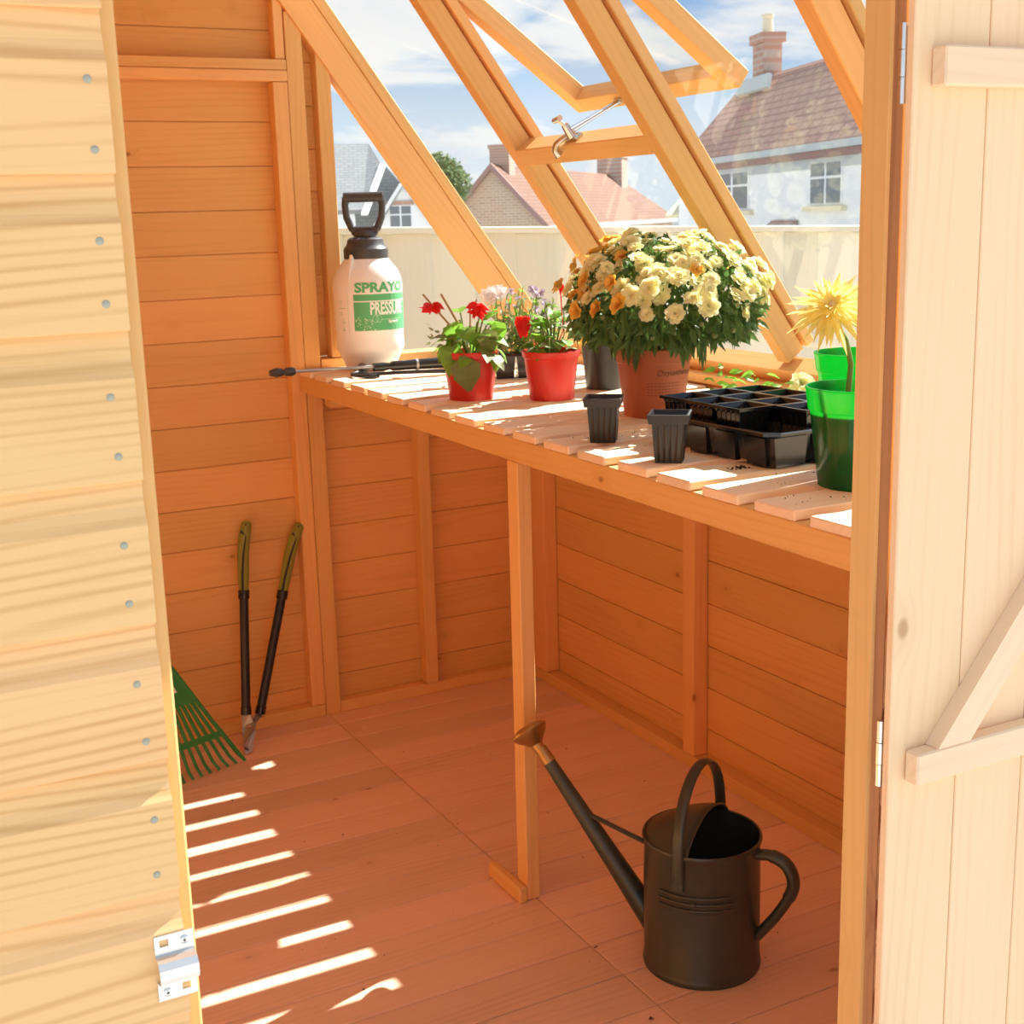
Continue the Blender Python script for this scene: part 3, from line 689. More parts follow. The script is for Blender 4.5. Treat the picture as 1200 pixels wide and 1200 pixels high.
for i in range(44):
    a = V((rng.uniform(-.07, .07), rng.uniform(-.02, .02), .052)); t = a+V((rng.uniform(-.03, .03), rng.uniform(-.03, .03), rng.uniform(.06, .17)))
    sg.tube([a, a.lerp(t, .5)+rdir(rng)*.006, t], .0012, 4)
    for q in range(13): 
        p = a.lerp(t, .15+.85*q/12); (lg if rng.random() < .7 else lt).leaf(p, rdir(rng)+V((0, 0, .3)), rdir(rng), rng.uniform(.014, .026), .010)
part('stems', sg, 'stem', tb); part('leaves', lg, 'leaf_grey', tb, kind='stuff'); part('green_leaves', lt, 'leaf', tb, kind='stuff')
wm_ = daisy_mesh('white_bloom', 'petal_white', 9, 2, .026, .022, .2, .004, None, rng)
lm_ = daisy_mesh('lilac_bloom', 'petal_lilac', 8, 2, .013, .008, .3, .003, None, rng)
for p in (V((-.085, -.015, .205)), V((-.065, -.01, .21))): part('white_flower', wm_, None, tb, mx=zrot(itb @ (vw+V((0, 0, .7))), rng.uniform(0, 6), 1, p))
for i in range(12): part('lilac_flower', lm_, None, tb, mx=zrot(rdir(rng)+V((0, 0, .8)), 0, 1, V((rng.uniform(-.06, .06), rng.uniform(-.03, .03), rng.uniform(.14, .22)))))
part('white_flower', wm_, None, tb, mx=zrot(itb @ (vw+V((0, 0, .4))), 1, .6, V((.10, -.03, .14))))

# ------------------------------------------------------------------ dark pot with gold flowers
rng = random.Random(31)
bp = thing('potted_marigold', 'tall brownish black pot with drooping gold flowers left of the chrysanthemum', 'potted plant', (1.648, 2.655, zt(2.655)+.0162))
lathe_pot('flower_pot', bp, 'black_matte', .042, .055, .115, rim=.012, lip=.002); soil_disc(bp, .046, .098, rng)
lv = MB(); sg = MB()
for i in range(240):
    a = rng.uniform(0, 2*PI); e = rng.uniform(-.3, 1.3); d = V((math.cos(a)*math.cos(e), math.sin(a)*math.cos(e), math.sin(e)))
    p = V((0, 0, .16))+V((d.x*.07, d.y*.07, d.z*.09))*rng.uniform(.6, 1.1)
    if p.z < .12 and math.hypot(p.x, p.y) < .06: continue
    lv.leaf(p, d+V((0, 0, -.8)), rdir(rng), rng.uniform(.02, .04), .014)
for q in range(9):
    a = rng.uniform(0, 2*PI); sg.tube([(0, 0, .095), (.03*math.cos(a), .03*math.sin(a), .2), (.065*math.cos(a), .065*math.sin(a), .18)], .0018, 5)
lv.leaf(rt*.02+vw*.06+V((0, 0, .14)), V((0, 0, -1)), vw, .07, .026); lv.leaf(rt*.05+vw*.05+V((0, 0, .12)), V((0, 0, -1)), vw, .06, .022)
part('foliage', lv, 'leaf_dark', bp, kind='stuff'); part('stems', sg, 'stem', bp)
gm = daisy_mesh('gold_bloom', 'petal_gold', 12, 2, .024, .011, .15, .004, None, rng)
for p, d, s in ((rt*-.048+vw*.05+V((0, 0, .125)), V((0, 0, -.5))+vw, 1), (rt*-.036+vw*.05+V((0, 0, .158)), rt*-.6+vw, .85), (rt*.0+vw*.07+V((0, 0, .175)), vw, .7), (rt*-.06+V((0, 0, .30)), rt*-1+V((0, 0, .5)), .8), (rt*-.045+vw*.03+V((0, 0, .27)), rt*-1+V((0, 0, .5)), .8), (rt*-.03+vw*.03+V((0, 0, .30)), V((0, 0, 1)), .8)):
    part('gold_flower', gm, None, bp, mx=zrot(d, rng.uniform(0, 6), s, p))

# ------------------------------------------------------------------ small square pots
def square_pot(name, label, x, y, rz):
    t = thing(name, label, 'plant pot', (x, y, zt(y)+.0162), rz, group='small square black pots')
    h, a, b = .082, .0225, .031; vs = []; fs = []; n = 0
    mb = MB(); per = 10
    def ring(s, z, rib):
        r = []
        for sd in range(4):
            for i in range(per):
                u = -1+2*i/per; x_, y_ = u*s, -s+(rib if i % 2 == 1 else 0)
                for _ in range(sd): x_, y_ = -y_, x_
                r.append((x_, y_, z))
        return r
    rows = [ring(a, 0, .0), ring(a+.0006, .006, .0014), ring(b-.004, h-.017, .0014), ring(b-.003, h-.0165, 0), ring(b+.001, h-.016, 0), ring(b+.003, h-.003, 0), ring(b+.0035, h-.001, 0), ring(b+.0015, h, 0), ring(b-.001, h, 0), ring(b-.004, h-.012, 0), ring(a-.0012, .002, 0)]
    m = per*4
    for r in rows: vs += r
    for k in range(len(rows)-1): fs += [(k*m+i, k*m+(i+1) % m, (k+1)*m+(i+1) % m, (k+1)*m+i) for i in range(m)]
    fs += [tuple(range(m-1, -1, -1)), tuple((len(rows)-1)*m+i for i in range(m))]
    part('pot_body', MB().add(vs, fs), 'black_matte', t)
    return t
square_pot('square_plant_pot', 'small empty square black pot standing left of the terracotta coloured pot', 1.268, 2.046, math.radians(-37.6))
square_pot('square_plant_pot', 'small empty square black pot standing at the corner of the black seed tray', 1.258, 1.822, math.radians(-40))

# ------------------------------------------------------------------ seed tray with cell inserts
ty = 1.826
trt = thing('seed_tray', 'shallow black plastic seed tray holding cell inserts on the bench', 'seed tray', (1.456, ty, zt(ty)+.0178), math.radians(2))
mb = MB(); hx, hy, h = .126, .168, .056
def tray_ring(sx_, sy_, z, c=.02): return [(sx_-c, -sy_, z), (sx_, -sy_+c, z), (sx_, sy_-c, z), (sx_-c, sy_, z), (-sx_+c, sy_, z), (-sx_, sy_-c, z), (-sx_, -sy_+c, z), (-sx_+c, -sy_, z)]
rows = [tray_ring(hx-.014, hy-.014, .004), tray_ring(hx-.006, hy-.006, h-.006), tray_ring(hx, hy, h-.006), tray_ring(hx, hy, h-.002), tray_ring(hx-.002, hy-.002, h), tray_ring(hx-.006, hy-.006, h), tray_ring(hx-.009, hy-.009, h-.004), tray_ring(hx-.016, hy-.016, .0065)]
vs = [p for r in rows for p in r]; fs = [(k*8+i, k*8+(i+1) % 8, (k+1)*8+(i+1) % 8, (k+1)*8+i) for k in range(7) for i in range(8)]+[(7, 6, 5, 4, 3, 2, 1, 0), tuple(56+i for i in range(8))]
part('tray_body', MB().add(vs, fs), 'black_plastic', trt)
ft = MB()
for i in range(4):   # bulging feet between the arches along each side
    yy = -hy+.046+i*.0755
    for s in (-1, 1):
        x0 = s*(hx-.020); x1 = s*(hx-.003)
        ft.hexa([(min(x0, x1+s*-.006), yy-.023, 0), (max(x0, x1+s*-.006) , yy-.023, 0), (max(x0, x1+s*-.006), yy+.023, 0), (min(x0, x1+s*-.006), yy+.023, 0), (min(x0, x1), yy-.026, h-.010), (max(x0, x1), yy-.026, h-.010), (max(x0, x1), yy+.026, h-.010), (min(x0, x1), yy+.026, h-.010)])
for i in range(3):
    xx = -hx+.044+i*.082
    for s in (-1, 1):
        y0, y1 = sorted((s*(hy-.02), s*(hy-.003)))
        ft.hexa([(xx-.03, y0, 0), (xx+.03, y0, 0), (xx+.03, y1, 0), (xx-.03, y1, 0), (xx-.035, y0, h-.008), (xx+.035, y0, h-.008), (xx+.035, y1, h-.008), (xx-.035, y1, h-.008)])
part('tray_feet', ft, 'black_plastic', trt)
cm = MB()
def cell(mb, h=.078, b=.034, a=.026):
    n = 5; 
    def ring(s, z, rib):
        r = []
        for sd in range(4):
            for i in range(2*n):
                u = -1+i/n; x_, y_ = u*s, -s+(rib if i % 2 else 0)
                for _ in range(sd): x_, y_ = -y_, x_
                r.append((x_, y_, z))
        return r
    rows = [ring(a, 0, 0), ring(a+.001, .008, .0022), ring(b-.003, h-.012, .0022), ring(b-.001, h-.006, 0), ring(b+.0035, h-.005, 0), ring(b+.0035, h, 0), ring(b-.0005, h, 0), ring(b-.003, h-.008, 0), ring(a-.001, .003, 0)]
    m = 8*n; vs = [p for r in rows for p in r]
    fs = [(k*m+i, k*m+(i+1) % m, (k+1)*m+(i+1) % m, (k+1)*m+i) for k in range(len(rows)-1) for i in range(m)]+[tuple(range(m-1, -1, -1)), tuple((len(rows)-1)*m+i for i in range(m))]
    return mb.add(vs, fs)
cellm = cell(cm).mesh('cell_insert', 'black_plastic')
sl = MB(); sl.box((-.029, -.029, .01), (.029, .029, .066)); soilm = sl.mesh('cell_soil', 'soil')
rng = random.Random(4); ci = 0
for iy in range(4):
    for ix in range(3):
        if iy == 0 and ix == 0: continue
        cx, cy = -.076+.0755*ix, -.118+.0765*iy
        where = ('front', 'middle', 'back')[ix]; row = ('nearest the green pots', 'second from the green pots', 'third from the green pots', 'nearest the terracotta coloured pot')[iy]
        c_ = thing('cell_insert', 'square black cell pot in seed tray, %s of the row %s' % (where, row), 'cell pot', (1.456+cx, ty+cy, zt(ty)+.0178+.0075), math.radians(2), group='cell pots in the seed tray')
        part('cell', cellm, None, c_)
        if not (iy == 1 and ix == 0):
            s_ = part('soil', soilm, None, c_)
        ci += 1

# ------------------------------------------------------------------ green pots and gerbera
gx, gy = 1.383, 1.505
rng = random.Random(2)
gp = thing('green_plant_pot', 'translucent green plastic pot, front one of two, filled with dark soil', 'plant pot', (gx, gy, zt(gy)+.0162), group='green plastic pots')
lathe_pot('pot_body', gp, 'green_pot', .060, .082, .150, rim=.036, lip=.0035)
def tall_soil(par, rb, rt_, z): part('soil', MB().lathe([(.001, .005), (rb, .006), (rt_, z), (.001, z+.004)], 36, caps=False), 'soil', par, smooth=50)
tall_soil(gp, .0565, .0705, .112)
gp2 = thing('green_plant_pot', 'translucent green plastic pot standing behind the other green one', 'plant pot', (1.69, 1.845, zt(1.845)+.0162), group='green plastic pots')
lathe_pot('pot_body', gp2, 'green_pot', .060, .082, .150, rim=.036, lip=.0035); tall_soil(gp2, .0562, .064, .06)
gb_ = thing('gerbera_flower', 'single yellow spiky petalled flower on a bent stem in the front green pot', 'flower', (gx-.016, gy+.012, zt(gy)+.0162+.116))
hd = V((-.022, .012, .146))
part('stem', MB().tube([(0, 0, -.001), (.003, 0, .03), (.006, 0, .065), (.0, .005, .10), hd*.93+V((.003, 0, -.006)), hd], .0042, 8), 'stem', gb_, smooth=60)
face = (vw*.75+V((0, 0, .75))+rt*-.25).normalized(); fq = face.to_track_quat('Z', 'Y').to_matrix().to_4x4()
pm = LeafParts(gb_, 'petal_gerbera', 'petal', Matrix.Translation(hd) @ fq)
for k, (n, L, tilt) in enumerate(((20, .066, .0), (18, .060, .16), (17, .050, .34), (14, .034, .6), (14, .02, .85))):
    for i in range(n):
        a = 2*PI*(i+.37*k)/n+rng.uniform(-.09, .09); tl = tilt+rng.uniform(-.2, .14)
        d = V((math.cos(a)*math.cos(tl), math.sin(a)*math.cos(tl), math.sin(tl))); nr_ = V((-math.cos(a)*math.sin(tl), -math.sin(a)*math.sin(tl), math.cos(tl)))
        pm.leaf(d*.006+V((0, 0, .002*k)), d, nr_, L*rng.uniform(.85, 1.1), .0125, .3, .08+rng.uniform(0, .12))
part('flower_centre', MB().ball((0, 0, .010), .0085, 12, 8, (1, 1, .7)), 'gerbera_eye', gb_, smooth=60, mx=Matrix.Translation(hd) @ fq)
part('calyx', MB().lathe([(.004, -.012), (.009, -.004), (.010, 0)], 12), 'stem', gb_, mx=Matrix.Translation(hd) @ fq)

# cut sprig lying on the bench behind the seed tray
sx0, sy0 = 1.72, 2.13; zz = zt(sy0)+.0162
sp = thing('cut_flower_sprig', 'cut sprig with pale yellow flower lying on bench behind the seed tray', 'flower sprig', (sx0, sy0, zz))
rng = random.Random(17)
part('stem', MB().tube([(-.08, .10, .045), (-.03, .05, .035), (.03, -.02, .016), (.06, -.07, .008)], .0022, 6).tube([(-.05, .07, .04), (.02, .03, .03), (.05, .0, .028)], .0018, 5), 'stem', sp)
lv = LeafParts(sp, 'leaf')
for q in range(40):
    t = rng.random(); p = V((-.09, .11, .05)).lerp(V((.06, -.05, .018)), t)+V((rng.uniform(-.02, .02), rng.uniform(-.02, .02), rng.uniform(.0, .045))); d = rdir(rng); d.z *= .3
    lv.leaf(p, d, rdir(rng)+V((0, 0, 1)), .03, .015)
part('flower', fm[0], None, sp, mx=zrot(V((-.3, -.6, .6)), 0, 1.3, V((.05, -.035, .055))))

# spilt compost
sc = MB(); rng = random.Random(9)
def crumb(mb, x, y, z, r):
    q = [V((x, y, z+r*.5))+rdir(rng)*r for _ in range(4)]; mb.add(q, [(0, 1, 2), (0, 2, 3), (0, 3, 1), (1, 3, 2)])
for i in range(150):
    y = rng.choice((1.50, 1.46, 1.62, 1.9, 2.02, 2.12))+rng.gauss(0, .05); x = rng.choice((1.27, 1.30, 1.36))+rng.gauss(0, .04)
    if any(yf-.088 < y < yf-.002 for yf in fars) and x > BX+.01: crumb(sc, x, y, zt(y)+.0162, rng.uniform(.0008, .0022))
for i in range(26): crumb(sc, 1.31+rng.gauss(0, .010), 1.705+rng.gauss(0, .006), zt(1.7)+.0165, rng.uniform(.002, .004))
top(part('spilt_compost', sc, 'soil', None), 'dark crumbs of spilt compost scattered on the bench slats', 'compost', kind='stuff')
fd = MB()
for i in range(90): crumb(fd, rng.uniform(.75, 1.75), rng.uniform(1.5, 3.0), .0002, rng.choice((.0008, .0012, .0018, .0026)))
crumb(fd, 1.217, 2.02, 0, .005); crumb(fd, 1.18, 1.77, 0, .006); crumb(fd, .80, 3.06, 0, .006)
top(part('floor_debris', fd, 'soil', None), 'dark specks of soil scattered over the shed floor', 'soil', kind='stuff')

# ------------------------------------------------------------------ pressure sprayer
sx1, sy1 = 1.357, 3.378
sz1 = zt(sy1)+.0162
# label faces the camera: angle of the camera direction seen from the bottle
adir = math.atan2(-sy1, -sx1)
ps = thing('pressure_sprayer', 'white and grey pressure sprayer with green label at the far end of the bench', 'sprayer', (sx1, sy1, sz1))
RB = .092
body = [(.001, .004), (.062, 0), (.067, .004), (.074, .022), (.086, .048), (RB-.001, .058), (RB-.002, .09), (RB-.002, .10), (RB, .108), (RB, .225), (RB-.002, .24), (RB-.010, .262), (RB-.026, .282), (.058, .292), (.054, .30), (.001, .30)]
part('bottle', MB().lathe(body, 48), 'bottle', ps, smooth=30)
part('collar', MB().lathe([(.052, .293), (.058, .293), (.059, .296), (.059, .318), (.056, .322), (.050, .330), (.047, .343), (.040, .348), (.022, .350), (.022, .356), (.001, .356)], 48), 'grey_plastic', ps, smooth=30)
# pump handle: D-shaped grip
hm = MB(); vd = rt.copy(); zb_, zt_ = .360, .455
loop = []
for u, z in ((-.018, .358), (-.034, .372), (-.046, .40), (-.049, .43), (-.046, .452)): loop.append(vd*u+V((0, 0, z)))
hm.tube(loop, [.010, .010, .0095, .009, .010], 10); hm.tube([V((-p.x, -p.y, p.z)) for p in loop], [.010, .010, .0095, .009, .010], 10)
hm.tube([vd*-.052+V((0, 0, .452)), vd*.052+V((0, 0, .452))], .0135, 14)
hm.tube([vd*-.034+V((0, 0, .366)), vd*.034+V((0, 0, .366))], .012, 12); hm.lathe([(.03, .350), (.032, .356), (.026, .366)], 20)
part('pump_handle', hm, 'grey_plastic', ps, smooth=50)
part('handle_bore', MB().tube([vd*.0521+V((0, 0, .452)), vd*.0528+V((0, 0, .452))], .007, 12), 'black_matte', ps)
# moulded rib + level window
aw = adir-math.radians(34)
cw, sw_ = math.cos(aw), math.sin(aw)
rib = MB()
tn = V((-sw_, cw, 0)); rn = V((cw, sw_, 0))
rib.prism([rn*(RB-.03)+V((0, 0, .262))-tn*.004, rn*(RB+.001)+V((0, 0, .235))-tn*.004, rn*(RB-.006)+V((0, 0, .262))-tn*.004, rn*(RB-.022)+V((0, 0, .305))-tn*.004, rn*(RB-.032)+V((0, 0, .290))-tn*.004], tn*.008)
part('moulded_fin', rib, 'bottle', ps)
def arc_patch(mb, r, a0, a1, z0, z1, n=14, skip=None):
    for i in range(n):
        A, B = a0+(a1-a0)*i/n, a0+(a1-a0)*(i+1)/n
        mb.add([(r*math.cos(A), r*math.sin(A), z0), (r*math.cos(B), r*math.sin(B), z0), (r*math.cos(B), r*math.sin(B), z1), (r*math.cos(A), r*math.sin(A), z1)], [(0, 1, 2, 3)])
    return mb
A0 = adir-math.radians(25); A1 = adir+math.radians(105)
lab = MB(); arc_patch(lab, RB+.0003, A0, A1, .186, .203); arc_patch(lab, RB+.0003, A0, A1, .108, .183)
lb = part('label', lab, 'print_green', ps)
def on_label(*a, **k): return wrap_text(*a, **k)
on_label('brand_lettering', 'SPRAYO', .034, 'print_green', lb, RB, A0+.05, .209, width=.150, bold=.0015)
on_label('lettering', 'PRESSURE', .044, 'print_white', lb, RB, A0+.48, .151, width=.108, bold=.0012)
on_label('small_lettering', 'Sprayer', .011, 'print_white', lb, RB, A0+1.02, .1275, bold=.0004)
sp2 = MB(); r_ = random.Random(1)
for i in range(46):
    a = A0+r_.uniform(.03, .62); z = .110+r_.uniform(0, .034)*(1-.35*(a-A0)); s_ = r_.uniform(.0008, .0028); r = RB+.0007
    sp2.add([(r*math.cos(a+s_*math.cos(t)/r), r*math.sin(a+s_*math.cos(t)/r), z+s_*math.sin(t)) for t in [k*PI/3 for k in range(6)]], [(0, 1, 2, 3, 4, 5)])
for k in range(2): 
    a0 = A0+.62+.10*k
    for t in range(16):
        th0, th1 = 2*PI*t/16, 2*PI*(t+1)/16; r = RB+.0007
        P = lambda th, q: (r*math.cos(a0+(.09*math.cos(th)*q)), r*math.sin(a0+.09*math.cos(th)*q), .139+.010*math.sin(th)*q)
        sp2.add([P(th0, 1), P(th1, 1), P(th1, .86), P(th0, .86)], [(0, 1, 2, 3)])
for z in (.148, .136): arc_patch(sp2, RB+.0007, A0+.80, A0+1.5, z, z+.0015)
part('label_pattern', sp2, 'print_pale', lb, kind='stuff')
# scale lines and recycling mark on the bare side
gm_ = MB(); A2 = adir-math.radians(36)
for z0, z1 in ((.10, .205),): arc_patch(gm_, RB+.0004, A2, A2+.012, z0, z1, 1)
arc_patch(gm_, RB+.0004, A2-.42, A2-.08, .166, .1675, 4)
for z in (.185, .18, .155, .15): arc_patch(gm_, RB+.0004, A2-.36, A2-.2, z, z+.0012, 2)
tri = [(-.24, .128), (-.12, .128), (-.18, .142)]
for i in range(3):
    (a, z), (b, y) = tri[i], tri[(i+1) % 3]; r = RB+.0004; n_ = .0016
    gm_.add([(r*math.cos(A2+a), r*math.sin(A2+a), z), (r*math.cos(A2+b), r*math.sin(A2+b), y), (r*math.cos(A2+b), r*math.sin(A2+b), y+n_), (r*math.cos(A2+a), r*math.sin(A2+a), z+n_)], [(0, 1, 2, 3)])
arc_patch(gm_, RB+.0004, A2-.22, A2-.14, .108, .112, 2); arc_patch(gm_, RB+.0004, A2-.22, A2-.14, .115, .117, 2)
part('scale_marks', gm_, 'print_pale', ps)
# lance and hose lie in front of the bottle
L0 = lambda x, y, dz=0: V((x-sx1, y-sy1, zt(y)-zt(sy1)+dz))
part('lance_tube', MB().tube([L0(1.09, 3.285, .020), L0(1.32, 3.262, .018)], .0045, 10), 'lance', ps, smooth=60)
part('nozzle', MB().tube([L0(1.042, 3.290, .0195), L0(1.052, 3.289, .020), L0(1.058, 3.2885, .020), L0(1.075, 3.2865, .020), L0(1.078, 3.286, .020), L0(1.086, 3.2855, .020), L0(1.10, 3.284, .020), L0(1.108, 3.283, .020)], [.007, .010, .012, .010, .007, .011, .012, .008], 12), 'grey_plastic', ps, smooth=60)
part('trigger_grip', MB().tube([L0(1.315, 3.262, .016), L0(1.34, 3.26, .016), L0(1.36, 3.258, .0165), L0(1.366, 3.257, .0165), L0(1.42, 3.25, .017), L0(1.435, 3.247, .017), L0(1.56, 3.225, .017)], [.011, .012, .009, .013, .0135, .014, .015], 14), 'black_plastic', ps, smooth=60)
part('trigger_band', MB().tube([L0(1.43, 3.248, .017), L0(1.436, 3.247, .017)], .0152, 14), 'lance', ps)
hz = []
for i in range(40):
    t = i/39
    if t < .35: a = PI*.55+t/.35*PI*1.0; hz.append(L0(1.29+.05*math.cos(a), 3.215+.05*math.sin(a), .0065))
    else:
        u = (t-.35)/.65; hz.append(L0(1.247+.33*u+.0*u, 3.20-.05*math.sin(u*PI*.8)-.16*u*u, .0065+.006*math.sin(u*PI)))
part('hose', MB().tube(hz, .005, 8), 'tube', ps, smooth=60)
part('hose_outlet', MB().tube([L0(1.305, 3.318, .012), L0(1.295, 3.275, .011)], .012, 12).tube([L0(1.296, 3.277, .011), L0(1.28, 3.264, .0075)], .005, 8), 'black_plastic', ps, smooth=60)

# ------------------------------------------------------------------ watering can
rgt = rt; awy = V((fw.x, fw.y, 0)).normalized()
ca = V((rgt*.48+awy*.875)).normalized(); cs = V((-rgt*.875+awy*.48)).normalized()
wx = math.atan2(cs.y, cs.x)    # local +X = spout direction, local +Y = handle plane
wc = thing('watering_can', 'dark metal watering can with brass rose standing on the floor', 'watering can', (1.372, 1.885, 0), wx)
RC = .110; HC = .262
part('body', MB().lathe([(.001, .004), (RC-.004, .003), (RC-.002, 0), (RC+.001, .001), (RC+.002, .006), (RC+.001, .012), (RC-.001, .016), (RC-.001, .168), (RC-.001, .170)]+[(RC-.001+.0022*math.sin(PI*q/4), .170+.010*k+.0024*q) for k in range(0) for q in range(5)]+[(RC-.002, HC-.012), (RC+.0005, HC-.008), (RC+.002, HC-.003), (RC+.0005, HC+.001), (RC-.003, HC), (RC-.004, .02), (.001, .012)], 64, caps=False), 'can', wc, smooth=40)
# pressed ribs on the front quarter
va = math.atan2(-vw.y*-1, -vw.x*-1)-wx     # direction towards the viewer in local angle
for k in range(3):
    pts = [(RC*math.cos(va-.95+1.35*i/14), RC*math.sin(va-.95+1.35*i/14), .158+.0125*k) for i in range(15)]
    part('pressed_rib', MB().tube(pts, [.0008]+[.0032]*13+[.0008], 8), 'can', wc, smooth=60)
part('boss', MB().ball((RC*math.cos(va-.28), RC*math.sin(va-.28), .1705), .006, 10, 6), 'can', wc, smooth=60)
# half dome over the spout side
dm = MB(); nu, nv = 20, 9; vs = []
for j in range(nv+1):
    t = j/nv
    for i in range(nu+1):
        a = -PI/2*1.08+PI*1.08*i/nu; R = RC-.0005
        # sweep from rim arc to the straight-ish front edge, bulging up
        p0 = V((R*math.cos(a), R*math.sin(a))); p1 = V((-.012+.0*abs(math.sin(a)), R*.985*math.sin(max(-PI/2, min(PI/2, a)))))
        q = p0.lerp(p1, t); hgt = .046*math.sin(min(1, t*1.0)*PI/2)*max(0, 1-(q.y/R)**2)**.75
        vs.append((q.x, q.y, HC-.001+hgt))
fs = [(j*(nu+1)+i, j*(nu+1)+i+1, (j+1)*(nu+1)+i+1, (j+1)*(nu+1)+i) for j in range(nv) for i in range(nu)]
do = part('top_cover', MB().add(vs, fs), 'can', wc, smooth=60)
sm = do.modifiers.new('thickness', 'SOLIDIFY'); sm.thickness = .002; sm.offset = -1
edge = [V(vs[nv*(nu+1)+i]) for i in range(nu+1)]; part('cover_edge', MB().tube(edge, .0025, 8), 'can', wc, smooth=60)
# spout
s0 = V((RC-.012, 0, .055)); s1 = V((.325, 0, .355))
sdir = (s1-s0).normalized()
part('spout', MB().tube([s0, s0.lerp(s1, .35), s1], [.025, .020, .0125], 16), 'can', wc, smooth=60)
part('spout_brace', MB().tube([V((RC-.004, 0, .215)), s0.lerp(s1, .62)+V((0, 0, .012))], .007, 10, flat=.55), 'can', wc, smooth=60)
part('spout_ferrule', MB().tube([s1-sdir*.012, s1+sdir*.022], [.0145, .0125], 16), 'brass', wc, smooth=60)
rdir_ = V((.62, -.12, .78)).normalized(); rc = s1+sdir*.03+V((.004, 0, .002))
rmx = Matrix.Translation(rc) @ rdir_.to_track_quat('Z', 'Y').to_matrix().to_4x4()
part('rose', MB().lathe([(.011, -.018), (.0125, -.004), (.020, .004), (.030, .013), (.0365, .022), (.038, .025), (.0375, .029), (.034, .030), (.0335, .032), (.020, .037), (.001, .039)], 36), 'brass', wc, smooth=30, mx=rmx)
# arched carrying handle across the top
hp_ = []
for i in range(17):
    a = PI*i/16; hp_.append(V((.004, -math.cos(a)*(RC+.004), HC-.02+.155*math.sin(a)**.8)))
part('top_handle', MB().tube([V((.004, -(RC+.004), HC-.05))]+hp_+[V((.004, RC+.004, HC-.05))], .011, 12, flat=.45, up=(0, 1, 0)), 'can', wc, smooth=60)
for s in (-1, 1):
    part('handle_lug', MB().box((-.006, s*(RC+.001)-.004, HC-.066), (.014, s*(RC+.001)+.004, HC-.036)), 'can', wc)
# rear handle
rp = [V((-RC+.004, 0, .240)), V((-RC-.025, 0, .243)), V((-RC-.052, 0, .232)), V((-RC-.066, 0, .205)), V((-RC-.062, 0, .175)), V((-RC-.035, 0, .125)), V((-RC+.001, 0, .075))]
part('rear_handle', MB().tube(cat(rp), .0125, 12, flat=.8), 'can', wc, smooth=60)
part('handle_grip', MB().tube(cat(rp)[5:22], .014, 12, flat=.85), 'can', wc, smooth=60)

# ------------------------------------------------------------------ loppers leaning on the back wall
lp = thing('loppers', 'long handled loppers with olive grips leaning on the back wall', 'loppers', (.92, 3.33, 0))
O = V((.92, 3.33, 0)); Q = lambda x, y, z: V((x, y, z))-O
piv = Q(.949, 3.385, .055)
a0 = Q(.946, 3.400, .088); a1 = Q(1.003, 3.498, .60); b0 = Q(.985, 3.400, .082); b1 = Q(1.152, 3.494, .575)
def handle(p, q, side):
    d = q-p
    part('handle_tube', MB().tube([p, p+d*.62], .0125, 14), 'tube', lp, smooth=60)
    part('ferrule', MB().tube([p-d*.004, p+d*.035], .0145, 14), 'black_plastic', lp, smooth=60)
    part('ferrule', MB().tube([p+d*.60, p+d*.645], .0155, 14), 'black_plastic', lp, smooth=60)
    h0 = p+d*.64; bend = V((.010*side, 0, 0))
    pts = [h0, h0+d*.08, h0+d*.2, h0+d*.29+bend*.5, h0+d*.35+bend*1.2, h0+d*.362+bend*1.3]
    gr = part('grip', MB().tube(pts, [.0135, .0155, .0165, .0165, .014, .008], 14), 'grip', lp, smooth=60)
    iv = vw*.0145
    part('grip_inlay', MB().tube([pts[0]+iv*.95, pts[1]+iv, pts[2]+iv*1.1+V((.004*side, 0, 0)), pts[3]+iv*1.05+V((.006*side, 0, 0)), pts[3]+d*.03+iv*.8+V((-.008*side, 0, 0))], .0035, 8), 'black_matte', gr, smooth=60)
    part('hang_hole', MB().ball(pts[4]+vw*.0135, .003, 8, 6), 'black_matte', gr)
handle(a0, a1, 1); handle(b0, b1, 1)
def flat_plate(name, pts, th, mt):
    mb = MB(); n = vw; return part(name, MB().prism([p-n*(th/2) for p in pts], n*th), mt, lp)
flat_plate('hook_jaw', [a0+rt*-.012, a0+rt*.010, piv+rt*.012+V((0, 0, .012)), piv+rt*.016+V((0, 0, -.012)), Q(.935, 3.33, .004), Q(.915, 3.325, .003), Q(.918, 3.345, .024), piv+rt*-.02], .004, 'steel')
flat_plate('cutting_blade', [b0+rt*-.012+vw*.004, b0+rt*.012+vw*.004, piv+rt*.022+V((0, 0, .014))+vw*.004, piv+rt*.014+V((0, 0, -.01))+vw*.004, Q(.93, 3.335, .012)+vw*.004, Q(.915, 3.34, .024)+vw*.004, piv+rt*-.014+vw*.004], .0035, 'steel')
part('pivot_bolt', MB().lathe([(.0085, 0), (.0085, .003), (.006, .005), (.001, .005)], 12), 'copper', lp, mx=zrot(vw, 0, 1, piv+vw*.0055))

